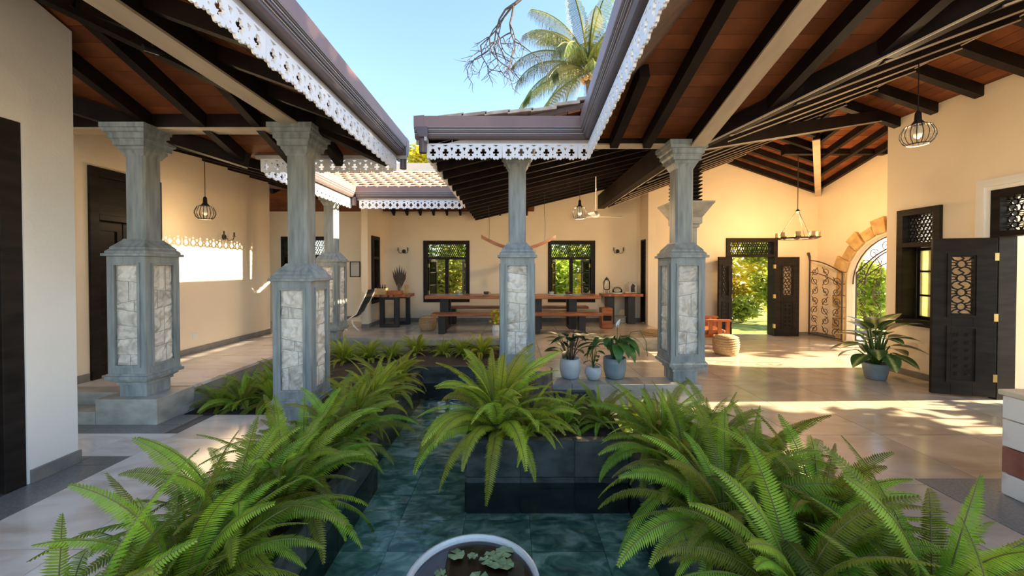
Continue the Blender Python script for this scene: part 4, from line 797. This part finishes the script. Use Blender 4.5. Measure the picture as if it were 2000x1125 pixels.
for k, (x, y) in enumerate([(-1.28, 9.12), (-.62, 9.12), (.95, 9.10), (1.35, 9.15)]):
    t = thing('cup', ['stacked grey cups on the dining table by the left window', 'dark cup stack on the dining table left of the middle pillar', 'cups on the dining table right of the middle pillar', 'small glass pot on the dining table by the right window'][k], 'cups', (x, y, zt), 'cups on the dining table')
    MB().lathe([(.09, 0), (.11, .012), (.10, .014)], 16).build('saucer', 'white_paint', t, local=True); MB().lathe([(.05, .014), (.065, .06), (.062, .085)], 14).build('cup_body', 'pot_blue' if k % 2 == 0 else 'iron', t, local=True); MB().tube([(.06, 0, .07), (.10, 0, .065), (.09, 0, .03), (.055, 0, .03)], .007, 5).build('handle', 'iron', t, local=True)
t = thing('flower_bunch', 'pale yellow-green flower bunch at the left edge of the middle pillar', 'flowers', (-.35, 8.2, ZP)); MB().lathe([(.07, 0), (.09, .12), (.07, .22)], 14).build('jar', 'pot_white', t, local=True); rs = random.Random(4)
for k in range(34):
    a = rs.uniform(0, 6.28); r_ = rs.uniform(0, .14); z = .28 + rs.uniform(0, .26); MB().lathe([(.005, -.03), (.03, -.01), (.034, .01), (.012, .028)], 6, r_ * math.cos(a), r_ * math.sin(a), z).build('blossom', 'leaf_yellow', t, local=True)
# white curved lounge chair by the far pillar
t = thing('lounge_chair', 'white curved metal lounge chair with dark sling by the far pillar', 'chair', (-3.78, 9.0, ZP))
for y in (-.26, .26):
    MB().tube([(-.46, y, .34), (-.25, y, .26), (0, y, .27), (.18, y, .40), (.34, y, .72), (.44, y, .95)], .016, 6).build('side_rail', 'white_paint', t, local=True)
    MB().tube([(-.38, y, .02), (-.34, y, .14), (-.2, y, .16), (-.08, y, .06), (-.02, y, .012)], .014, 6).build('leg', 'white_paint', t, local=True); MB().tube([(.08, y, .26), (.12, y, .12), (.24, y, .012)], .014, 6).build('leg', 'white_paint', t, local=True); MB().tube([(-.2, y, .27), (-.22, y, .16)], .012, 6).build('strut', 'white_paint', t, local=True)
b = MB(); b.loft([[(x, -.25, z), (x, .25, z), (x, .25, z + .012), (x, -.25, z + .012)] for x, z in ((-.40, .32), (-.25, .27), (0, .28), (.18, .41), (.34, .73), (.43, .94))]); b.build('sling_seat', 'black_metal', t, local=True)
# orange armchair near the entrance
t = thing('armchair', 'orange-brown wooden armchair beside the entrance door', 'chair', (4.22, 8.25, 0), rz=R(84))
for x in (-.32, .32):
    for y in (-.32, .32): MB().box(x - .03, x + .03, y - .03, y + .03, 0, .62).build('leg', 'chair_wood', t, local=True)
    MB().box(x - .05, x + .05, -.38, .38, .62, .66).build('armrest', 'chair_wood', t, local=True, bevel=.008)
    for k in range(3): MB().box(x - .012, x + .012, -.2 + k * .18, -.12 + k * .18, .34, .62).build('slat', 'chair_wood', t, local=True)
MB().box(-.32, .32, -.34, .34, .28, .34).build('seat', 'chair_wood', t, local=True); MB().box(-.29, .29, -.30, .28, .34, .44).build('seat_cushion', 'slab_wood', t, local=True, bevel=.03)
MB().add([(-.3, .28, .4), (.3, .28, .4), (.3, .42, .92), (-.3, .42, .92), (-.3, .33, .4), (.3, .33, .4), (.3, .47, .92), (-.3, .47, .92)], [(0, 1, 2, 3), (7, 6, 5, 4), (0, 4, 5, 1), (3, 2, 6, 7), (1, 5, 6, 2), (0, 3, 7, 4)]).build('backrest', 'chair_wood', t, local=True); MB().lathe([(.02, 0), (.15, .03), (.20, .15), (.15, .29), (.02, .32)], 16, 0, .22, .46, sy=.45).build('back_cushion', 'fabric', t, local=True, smooth=True)

# ================================================================== WATER BOWL
t = thing('lily_bowl', 'round stone water bowl with lily leaves standing in the pool', 'bowl', (-.205, 1.93, -.42))
MB().lathe([(.20, 0), (.24, .06), (.33, .30), (.350, .50), (.350, .532), (.338, .535), (.330, .52), (.30, .34), (.02, .30)], 48).build('bowl_body', 'pot_white', t, local=True, smooth=False)
MB().lathe([(.322, .505), (.001, .506)], 48, caps=False).build('bowl_water', 'bowl_water', t, local=True); MB().lathe([(.318, .475), (.02, .47)], 40, caps=False).build('silt', 'silt', t, local=True)
rs = random.Random(11); t = thing('water_lily', 'green lily leaves floating in the round water bowl', 'water lily', (-.205, 1.93, -.42))
for k, (x, y, r_) in enumerate([(-.11, .21, .05), (.09, .20, .045), (.16, .23, .055), (.12, .155, .06), (.17, .14, .05), (.06, .165, .04), (.03, .05, .05), (-.17, .02, .055), (-.14, -.05, .05), (.20, .0, .035), (-.02, .20, .03), (-.18, .08, .03)]):
    a0 = rs.uniform(0, 6.28); pts = [(0, 0)] + [(r_ * (1 + .08 * math.sin(7 * i)) * math.cos(a0 + .25 + 5.8 * i / 12), r_ * .8 * math.sin(a0 + .25 + 5.8 * i / 12)) for i in range(13)]
    MB().add([(x + p[0], y + p[1], .512 + (.006 * math.sin(3 * i) if i else 0)) for i, p in enumerate(pts)], [(0, i, i + 1) for i in range(1, 13)]).build('lily_leaf', 'lily_leaf', t, local=True)

# ================================================================== FERNS
def frond_mesh(L, a0, a1, sw, seed, m, step=0.0130, pl=0.078, tw=0.0):
    rs = random.Random(seed); n = 16; P = []; x = z = 0.0; y = 0.0
    for i in range(n + 1):
        P.append(Vector((x, y, z))); a = a0 + (a1 - a0) * (i / n) ** 1.25; x += math.sin(a) * L / n; z += math.cos(a) * L / n; y += sw * (i / n) * L / n
    V = []; F = []; k = 0; tot = int(L / step)
    def at(u):
        f = u * n; i = min(int(f), n - 1); return P[i].lerp(P[i + 1], f - i), (P[i + 1] - P[i]).normalized()
    for q in range(4, tot):
        u = q / tot; p, t = at(u); lat = t.cross(Vector((0, 0, 1))); lat = lat.normalized() if lat.length > .05 else Vector((0, 1, 0)); nrm = lat.cross(t).normalized(); ca, sa = math.cos(tw * (.4 + .6 * u)), math.sin(tw * (.4 + .6 * u)); lat, nrm = lat * ca + nrm * sa, nrm * ca - lat * sa
        ln = pl * (min(1, .30 + u * 4.0)) * (1 - u ** 3.2 * .88) * rs.uniform(.88, 1.08); wd = step * .47
        for s_ in (-1, 1):
            d = (lat * s_ * .95 + t * .32 - nrm * (.18 + .10 * rs.random())).normalized(); b0 = p + d * .002
            V += [b0 - t * wd * .8, b0 + t * wd * .8, p + d * ln * .62 + t * wd * 1.0 - nrm * ln * .02, p + d * ln - nrm * ln * .12 + t * wd * .6, p + d * ln * .58 - t * wd * .8]
            F.append((k, k + 1, k + 2, k + 3, k + 4)); k += 5
    b = MB().add(V, F); me = bpy.data.meshes.new('frond'); 
    nb = len(b.f); b.tube([tuple(p) for p in P], [.0042 * (1 - .8 * i / n) + .0008 for i in range(n + 1)], 4, caps=False)
    me.from_pydata(b.v, [], b.f); me.materials.append(MT[m]); me.materials.append(MT['frond_stem'])
    for i in range(nb, len(b.f)): me.polygons[i].material_index = 1
    me.update(); return me
FR = {}
for m_ in ('fern_green', 'fern_far'):
    FR[m_] = {'up': [frond_mesh(.80, R(4 + 4 * i), R(62 + 12 * i), .10 * (-1) ** i, 10 + i, m_, tw=(.7, -.7, .35, -.35)[i]) for i in range(4)],
              'mid': [frond_mesh(.82, R(18 + 6 * i), R(108 + 9 * i), .14 * (-1) ** i, 20 + i, m_, tw=(.65, -.65, .3, -.3, .9)[i]) for i in range(5)],
              'low': [frond_mesh(.78, R(42 + 8 * i), R(140 + 9 * i), .16 * (-1) ** i, 30 + i, m_, tw=(.5, -.5, .2, -.2, .7)[i]) for i in range(5)]}
fseed = [100]
def fern(label, x, y, z, s=1.0, n=26, nk=1.55, m='fern_green', up=.3, low=.35, arc=(0, 360), group='ferns in the courtyard'):
    fseed[0] += 1; rs = random.Random(fseed[0]); t = thing('fern', label, 'fern', (x, y, z), group)
    MB().lathe([(.05, -.02), (.055, .01), (.035, .05), (.01, .07)], 8).build('crown', 'frond_stem', t, local=True)
    n = int(n * nk)
    for i in range(n):
        q = (i + .5) / n; kind = 'up' if q < up else ('low' if q > 1 - low else 'mid'); a = R(arc[0] + (arc[1] - arc[0]) * ((i * .618034) % 1)) + rs.uniform(-.15, .15); sc = s * rs.uniform(.72, 1.12)
        put(rs.choice(FR[m][kind]), 'frond', t, (.025 * math.cos(a), .025 * math.sin(a), .02), (rs.uniform(-.15, .15), rs.uniform(-.1, .1), a), (sc, sc * rs.uniform(.9, 1.1), sc))
    return t
for k, (x, y, s, n, lb) in enumerate([(-1.62, .95, 1.0, 26, 'fern at the bottom left corner, nearest the viewer'), (-1.70, 1.38, 1.05, 28, 'second nearest fern in the left planter'), (-1.60, 1.80, 1.0, 28, 'third fern from the viewer in the left planter'), (-1.68, 2.20, 1.0, 28, 'fourth fern from the viewer in the left planter'),
        (-1.60, 2.62, .95, 28, 'fifth fern from the viewer in the left planter'), (-1.66, 3.02, .92, 26, 'sixth fern from the viewer in the left planter'), (-1.60, 3.42, .92, 26, 'fern at the far end of the left planter')]): fern(lb, x, y, .06, s, n)
for k, (x, y, s, n, lb) in enumerate([(-1.72, 4.15, .75, 24, 'fern tight against the sunlit-shaft pillar'), (-1.70, 4.62, .80, 24, 'fern beyond the sunlit-shaft pillar at the water'), (-1.75, 5.15, .78, 22, 'fern halfway along the channel behind the pillar'), (-1.70, 5.75, .6, 20, 'fern at the far end of the pillar-side planter')]): fern(lb, x, y, .05, s, n, m='fern_far', low=.4)
for x, y, s, lb in [(-3.70, 4.78, .42, 'low fern at the near left end of the veranda bed'), (-3.38, 4.75, .48, 'second low fern along the veranda bed'), (-3.62, 5.15, .45, 'low fern close to the veranda edge'), (-3.05, 4.85, .52, 'low fern left of the sunlit-shaft pillar'), (-3.30, 5.3, .5, 'low fern in the middle of the veranda bed'), (-2.85, 5.4, .55, 'bushy fern behind the sunlit-shaft pillar'), (-3.55, 5.75, .5, 'far fern of the veranda bed')]: fern(lb, x, y, -.03, s * 1.25, 24, low=.45)
for x, y, s, lb in [(-3.15, 7.1, .50, 'yellow-green fern at the left end of the dining edge'), (-2.75, 7.3, .44, 'second yellow-green fern along the dining edge'), (-2.35, 7.35, .40, 'third yellow-green fern along the dining edge'), (-1.85, 7.3, .42, 'yellow-green fern in the middle of the dining edge'), (-1.30, 7.25, .34, 'small yellow-green fern in the low trough'), (-.95, 7.2, .36, 'second small fern in the low trough'), (-.58, 7.1, .48, 'fern in the trough left of the middle pillar')]: fern(lb, x, y, .08 if x > -1.97 else -.03, s * 1.3, 28, m='fern_far', up=.45, low=.25)
for x, y, s, n, up, lb in [(-.14, 3.62, 1.12, 48, .40, 'largest fern in the middle of the courtyard'), (.14, 3.52, .72, 18, .2, 'fern tucked beside the largest fern'), (.52, 3.68, .56, 20, .3, 'small fern below the white pot'), (.88, 3.72, .58, 20, .3, 'small fern below the blue-grey pot')]: fern(lb, x, y, .18, s, n, m='fern_green' if s < .7 else 'fern_far', up=up)
for x, y, s, lb in [(1.30, 4.15, .55, 'fern at the right end of the kerb'), (1.75, 4.2, .5, 'fern at the foot of the right pillar')]: fern(lb, x, y, .0, s, 20)
for x, y, s, n, lb in [(1.28, 3.30, .88, 28, 'far left fern in the right planter'), (1.75, 3.25, .80, 26, 'far right fern in the right planter'), (1.30, 2.78, .95, 30, 'fern leaning over the water in the right planter'), (1.75, 2.72, .92, 28, 'fern leaning over the hall floor in the right planter'), (1.28, 2.25, .98, 30, 'middle waterside fern in the right planter'), (1.78, 2.18, 1.0, 30, 'middle hall-side fern in the right planter'),
        (1.32, 1.72, .95, 28, 'near waterside fern in the right planter'), (1.82, 1.62, 1.0, 28, 'near hall-side fern in the right planter'), (1.55, 1.15, .95, 24, 'fern at the bottom right, nearest the viewer')]: fern(lb, x, y, .10, s, n)

# ================================================================== POTTED PLANTS
def leaf_mesh(L, W, m, bend=.5, fold=.25, stem=.0, n=7, name='leaf', tipdroop=0.0):
    V = []; F = []
    for i in range(n + 1):
        u = i / n; w = W / 2 * math.sin(math.pi * min(1, u * .97 + .03) ** .8) ** .9 if 0 < i < n else .002; a = bend * u; x = stem + L * (math.sin(a) / bend if abs(bend) > .01 else u); z = -L * (1 - math.cos(a)) / bend if abs(bend) > .01 else 0
        V += [(x, -w, z + fold * w), (x, 0, z), (x, w, z + fold * w)]
    for i in range(n):
        for j in range(2): F.append((i * 3 + j, i * 3 + j + 1, i * 3 + j + 4, i * 3 + j + 3))
    return MB().add(V, F).mesh(name, m, True)
def pot(t, prof, m): MB().lathe(prof, 28).build('pot', m, t, local=True, smooth=True)
def stem_leaf(t, base, top, mesh, az, pitch, sc, stem_r=.006, sm='leaf_green'):
    b = MB(); bs = Vector(base); tp = Vector(top); mid = bs.lerp(tp, .5) + Vector((0, 0, .03)); st = b.tube([bs, mid, tp], stem_r, 5).build('stem', sm, t, local=True)
    o = put(mesh, 'leaf', t, tuple(tp), (0, pitch, az), (sc, sc, sc)); return o
rs = random.Random(21)
# pot 1: dark prayer plant
t = thing('potted_plant', 'prayer plant with dark striped leaves in a white pot', 'plant', (.77, 5.0, ZP), 'potted plants on the kerb')
pot(t, [(.09, 0), (.115, .02), (.138, .10), (.14, .18), (.128, .255), (.118, .265), (.108, .25), (.11, .22), (.02, .21)], 'pot_white')
lm = leaf_mesh(.29, .13, 'leaf_dark', .5, .25)
for k in range(26):
    a = k * 2.4 + rs.uniform(-.2, .2); r_ = rs.uniform(.05, .24) ; z = rs.uniform(.38, .64) - r_ * .3; stem_leaf(t, (.03 * math.cos(a), .03 * math.sin(a), .21), (r_ * .7 * math.cos(a), r_ * .7 * math.sin(a), z), lm, a, rs.uniform(-.75, .05) + r_ * .8, rs.uniform(.7, 1.1), .005, 'iron')
# pot 2: small
t = thing('potted_plant', 'small leafy plant in the smallest white pot', 'plant', (1.06, 4.92, ZP), 'potted plants on the kerb')
pot(t, [(.06, 0), (.085, .02), (.108, .08), (.108, .12), (.092, .165), (.082, .17), (.075, .155), (.01, .145)], 'pot_white')
lm = leaf_mesh(.12, .09, 'leaf_green', .5, .25)
for k in range(9): a = k * 2.4; z = .20 + .035 * k; stem_leaf(t, (0, 0, .145), (.05 * math.cos(a), .05 * math.sin(a), z), lm, a, rs.uniform(-.2, .5), rs.uniform(.7, 1.0), .005)
# pot 3: peace lily
t = thing('potted_plant', 'peace lily with broad drooping leaves in a blue-grey pot', 'plant', (1.36, 5.0, ZP), 'potted plants on the kerb')
pot(t, [(.09, 0), (.12, .015), (.145, .10), (.15, .20), (.148, .27), (.136, .275), (.13, .25), (.02, .235)], 'pot_blue')
lm = leaf_mesh(.36, .17, 'leaf_green', 1.7, .2, n=9)
for k in range(17):
    a = k * 2.4 + .4; r_ = .07 + .07 * rs.random(); z = rs.uniform(.42, .56); stem_leaf(t, (.02 * math.cos(a), .02 * math.sin(a), .235), (r_ * math.cos(a), r_ * math.sin(a), z), lm, a, rs.uniform(-.5, .1), rs.uniform(.75, 1.15), .006)
b = MB().tube([(0, 0, .25), (.03, 0, .5), (.03, -.02, .70)], .005, 5).build('flower_stem', 'leaf_green', t, local=True); put(leaf_mesh(.13, .06, 'white_paint', .3, .5, name='white_flower'), 'white_flower', t, (.03, -.02, .66), (0, R(-75), R(30)))
b = MB().tube([(.05, 0, .3), (.22, .02, .60), (.34, .02, .62), (.42, .02, .48), (.44, .02, .28)], .005, 5).build('trailing_stem', 'leaf_green', t, local=True)
# pot 4: dieffenbachia by the right wall
t = thing('potted_plant', 'large variegated dumb cane in a grey pot by the right wall', 'plant', (5.70, 5.92, 0))
pot(t, [(.11, 0), (.13, .015), (.165, .20), (.175, .25), (.16, .255), (.155, .22), (.02, .21)], 'pot_blue')
lm = leaf_mesh(.42, .25, 'variegated', .8, .15, n=9)
for k in range(30):
    a = k * 2.4; q = k / 30; r_ = .05 + .15 * q + .05 * rs.random(); z = .78 - .42 * q + rs.uniform(-.04, .08); o = stem_leaf(t, (.03 * math.cos(a), .03 * math.sin(a), .21), (r_ * math.cos(a), r_ * math.sin(a), z), lm, a, -.95 + 1.25 * q, rs.uniform(.75, 1.1), .010)
# stump
t = thing('tree_stump', 'rough dark tree stump at the kerb behind the large fern', 'stump', (.34, 4.42, .17)); b = MB(); rs = random.Random(2)
L_ = []
for z, r_ in ((0, .15), (.12, .135), (.28, .13), (.38, .128)): L_.append([(r_ * (1 + .12 * math.sin(5 * a) + .06 * math.sin(11 * a + z * 9)) * math.cos(a), r_ * (1 + .12 * math.sin(5 * a)) * math.sin(a), z) for a in [2 * math.pi * i / 24 for i in range(24)]])
b.loft(L_); b.build('trunk', 'bark', t, local=True); MB().lathe([(.115, .38), (.11, .386)], 20).build('cut_face', 'basket', t, local=True)

# ================================================================== TREES AND SHRUBS OUTSIDE
def palm_frond_mesh(L, droop, seed, tot=88):
    rs = random.Random(seed); n = 14; P = []; x = z = 0; V = []; F = []
    for i in range(n + 1): P.append(Vector((x, 0, z))); a = R(78) - droop[0] + droop[1] * (i / n) ** 1.3; x += math.sin(a) * L / n; z += math.cos(a) * L / n
    k = 0
    for q in range(9, tot + 1):
        u = q / tot; f = u * n; i = min(int(f), n - 1); p = P[i].lerp(P[i + 1], f - i); t = (P[i + 1] - P[i]).normalized(); ln = L * .26 * math.sin(math.pi * (.12 + .80 * u)) ** .7 * rs.uniform(.85, 1.1)
        for s_ in (-1, 1):
            d = (Vector((0, s_, 0)) * .50 + t * .45 + Vector((0, 0, -.55))).normalized(); d2 = (d * .4 + Vector((0, 0, -1.1))).normalized(); w = .011; m1 = p + d * ln * .5; e = m1 + d2 * ln * .5
            V += [p - t * w, p + t * w, m1 + t * w, e, m1 - t * w]; F.append((k, k + 1, k + 2, k + 3, k + 4)); k += 5
    b = MB().add(V, F); b.tube(P, [.045 * (1 - .8 * i / n) + .005 for i in range(n + 1)], 5, caps=False); return b.mesh('palm_frond', 'palm_leaf')
t = thing('coconut_palm', 'tall coconut palm behind the middle roof', 'palm', (3.22, 16.2, -.06))
MB().tube([(.8, 1.0, 0), (.7, .8, 3), (.35, .3, 6.5), (0, 0, 10.1)], [.22, .17, .14, .13], 12).build('trunk', 'bark', t, local=True)
PF = [palm_frond_mesh(3.5, (R(58), R(80)), 1), palm_frond_mesh(3.7, (R(34), R(98)), 2), palm_frond_mesh(3.7, (R(10), R(98)), 3), palm_frond_mesh(3.5, (R(-14), R(64)), 4)]
rs = random.Random(5)
for k in range(38):
    q = k / 38; me = PF[min(3, int(q * 4))]; put(me, 'frond', t, (0, 0, 10.1 + .25 * (1 - q)), (0, 0, k * 2.4 + rs.uniform(-.2, .2)), (1, 1, 1))
for k in range(6): MB().lathe([(.02, -.12), (.10, -.05), (.11, .03), (.04, .12)], 10, .22 * math.cos(k * 1.05), .22 * math.sin(k * 1.05), 9.8).build('coconut', 'basket', t, local=True, smooth=True)
def leaf_cloud(name, m, blobs, n, size, seed):
    rs = random.Random(seed); V = []; F = []
    for i in range(n):
        cx, cy, cz, rx, ry, rz_ = rs.choice(blobs)
        while True:
            p = Vector((rs.uniform(-1, 1), rs.uniform(-1, 1), rs.uniform(-1, 1)))
            if p.length < 1: break
        p = p * (.55 + .45 * rs.random()) ; c = Vector((cx + p.x * rx, cy + p.y * ry, cz + p.z * rz_)); a = Vector((rs.gauss(0, 1), rs.gauss(0, 1), rs.gauss(0, .5))).normalized(); b_ = a.cross(Vector((rs.gauss(0, 1), rs.gauss(0, 1), rs.gauss(0, 1)))).normalized(); s_ = size * rs.uniform(.6, 1.3)
        k = len(V); V += [c - a * s_, c + b_ * s_ * .42, c + a * s_, c - b_ * s_ * .42]; F.append((k, k + 1, k + 2, k + 3))
    me = bpy.data.meshes.new(name); me.from_pydata(V, [], F); me.materials.append(MT[m]); return me
def shrub(name, label, cat, x, y, h, blobs, m, n, size, seed, group=None, trunk=.05):
    t = thing(name, label, cat, (x, y, -.04), group)
    for k in range(3): a = k * 2.1; MB().tube([(0, 0, 0), (.1 * math.cos(a), .1 * math.sin(a), h * .35), (.3 * math.cos(a), .3 * math.sin(a), h * .75)], [trunk, trunk * .7, trunk * .3], 6).build('stem', 'bark', t, local=True)
    o = put(leaf_cloud('foliage', m, blobs, n, size, seed), 'foliage', t); o['kind'] = 'stuff'; return t
G = 'garden shrubs seen through doors and windows'
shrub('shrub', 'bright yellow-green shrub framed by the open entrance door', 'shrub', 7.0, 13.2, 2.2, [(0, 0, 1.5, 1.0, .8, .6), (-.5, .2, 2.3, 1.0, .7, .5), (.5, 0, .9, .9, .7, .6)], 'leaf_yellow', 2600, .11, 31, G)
shrub('shrub', 'grassy green shrub low beyond the entrance door', 'shrub', 7.4, 12.2, 1.1, [(0, 0, .5, .7, .5, .5), (-.6, .2, .5, .5, .4, .45)], 'leaf_garden', 1500, .10, 32, G)
shrub('shrub', 'tall green shrub right of the entrance lawn', 'shrub', 8.6, 12.6, 2.2, [(0, 0, 1.2, .8, .8, 1.0), (0, .3, 2.4, .9, .8, .7)], 'leaf_garden', 2200, .10, 33, G)
shrub('shrub', 'green shrub behind the left dining window', 'shrub', -2.2, 13.0, 2.2, [(0, 0, 1.6, .9, .6, 1.1), (-.6, .2, .9, .7, .5, .8)], 'leaf_garden', 2600, .10, 34, G)
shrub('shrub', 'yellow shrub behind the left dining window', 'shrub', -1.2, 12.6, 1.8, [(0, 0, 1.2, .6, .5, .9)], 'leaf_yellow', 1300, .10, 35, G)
shrub('shrub', 'dense green shrub behind the right dining window', 'shrub', 1.5, 12.8, 2.2, [(0, 0, 1.4, .7, .6, 1.2)], 'leaf_garden', 2200, .10, 36, G)
shrub('shrub', 'yellow-green shrub behind the right dining window', 'shrub', 2.7, 12.6, 1.8, [(0, 0, 1.3, .6, .5, .9)], 'leaf_yellow', 1500, .10, 37, G)
shrub('shrub', 'feathery plant behind the iron garden gate', 'shrub', 8.75, 9.25, 1.8, [(0, 0, .8, .35, .5, .75), (0, -.1, 1.5, .3, .4, .5)], 'leaf_garden', 700, .10, 38, G)
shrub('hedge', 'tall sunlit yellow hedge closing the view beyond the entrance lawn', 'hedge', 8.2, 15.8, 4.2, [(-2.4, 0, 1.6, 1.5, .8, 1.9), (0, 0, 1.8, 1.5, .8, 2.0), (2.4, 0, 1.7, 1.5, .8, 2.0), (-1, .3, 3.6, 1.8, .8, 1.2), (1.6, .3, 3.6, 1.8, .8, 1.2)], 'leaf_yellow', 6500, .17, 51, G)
shrub('hedge', 'tall green hedge behind the dining windows', 'hedge', .4, 15.6, 3.6, [(-4.6, 0, 1.7, 1.6, .7, 2.0), (-2.4, 0, 1.8, 1.6, .7, 2.0), (0, 0, 1.7, 1.6, .7, 2.0), (2.2, 0, 1.8, 1.6, .7, 2.0), (4, 0, 1.7, 1.4, .7, 2.0)], 'leaf_garden', 6500, .17, 52, G)
shrub('shrub', 'twiggy shrub beyond the gate grille', 'shrub', 10.4, 11.0, 2.2, [(0, 0, .9, .5, .9, .9), (0, .6, 1.6, .5, .8, .6)], 'leaf_garden', 1500, .11, 53, G)
shrub('shrub', 'leaf cluster added outside the right hall door to dapple the sun', 'shrub', 9.3, 4.2, 3.0, [(0, 0, 2.3, .3, .7, .35), (0, .3, 1.6, .3, .6, .3), (0, -.5, 1.9, .3, .4, .3)], 'leaf_garden', 260, .16, 54, G)  # unseen leaves added to break up the sun on the hall floor
shrub('garden_tree', 'yellow-green tree between the left and middle roofs', 'tree', -4.5, 18.6, 8.0, [(0, 0, 6.9, .8, .8, 1.2), (.5, .2, 5.6, .8, .8, .9)], 'leaf_yellow', 2600, .15, 39, None, .12)
shrub('garden_tree', 'leafy tree outside the right hall door, high crown added to block the sun', 'tree', 12.5, 3.6, 6.0, [(0, -3.0, 8.0, 1.8, 2.0, 2.4), (0, -.6, 8.2, 1.8, 1.9, 2.4), (0, 0.6, 8.4, 1.6, 1.5, 2.4), (0, 1.7, 9.7, 1.3, 1.1, 1.3), (0, .2, 4.4, .9, 1.1, .5)], 'leaf_garden', 5200, .26, 40, 'shade trees outside the right wall', .14)  # unseen high crown shaped to keep the sun off the left walls
shrub('garden_tree', 'leafy tree outside the garden gate', 'tree', 13.5, 9.0, 6.0, [(0, 0, 3.6, 1.4, 1.6, .9), (0, 1.2, 4.6, 1.2, 1.0, .7)], 'leaf_garden', 900, .22, 41, 'shade trees outside the right wall', .14)
# bare branch hanging into the sky from a tree beyond the right roof
t = thing('bare_tree', 'bare twisted tree branches hanging into the blue sky', 'tree', (5.2, 13.0, -.06)); MB().tube([(0, 0, 0), (.1, 0, 6), (-.4, 0, 10), (-2.0, 0, 11.6), (-4.2, -.2, 11.4), (-5.1, -.3, 10.6)], [.25, .2, .15, .10, .06, .04], 10).build('trunk', 'twig_bark', t, local=True)
rs = random.Random(14)
def twig(p, d, L, r, depth):
    pts = [Vector(p)]; d = Vector(d).normalized()
    for i in range(5): d = (d + Vector((rs.uniform(-.45, .45), rs.uniform(-.2, .2), rs.uniform(-.4, .3)))).normalized(); pts.append(pts[-1] + d * L / 5)
    MB().tube(pts, [r * (1 - .12 * i) for i in range(6)], 5).build('branch', 'twig_bark', t, local=True)
    if depth:
        for k in (2, 3, 4, 5):
            if rs.random() < .9: s_ = rs.choice((-1, 1)); twig(pts[k], d + Vector((s_ * rs.uniform(.4, 1.2), rs.uniform(-.3, .3), rs.uniform(-.9, .7))), L * rs.uniform(.45, .7), r * .62, depth - 1)
for p, d, L in (((-5.1, -.3, 10.6), (-.8, 0, -.8), 1.9), ((-4.9, -.2, 10.8), (-1.0, 0, -.1), 2.0), ((-5.15, -.3, 10.5), (-.45, 0, -1), 1.5)): twig(p, d, L, .042, 3)
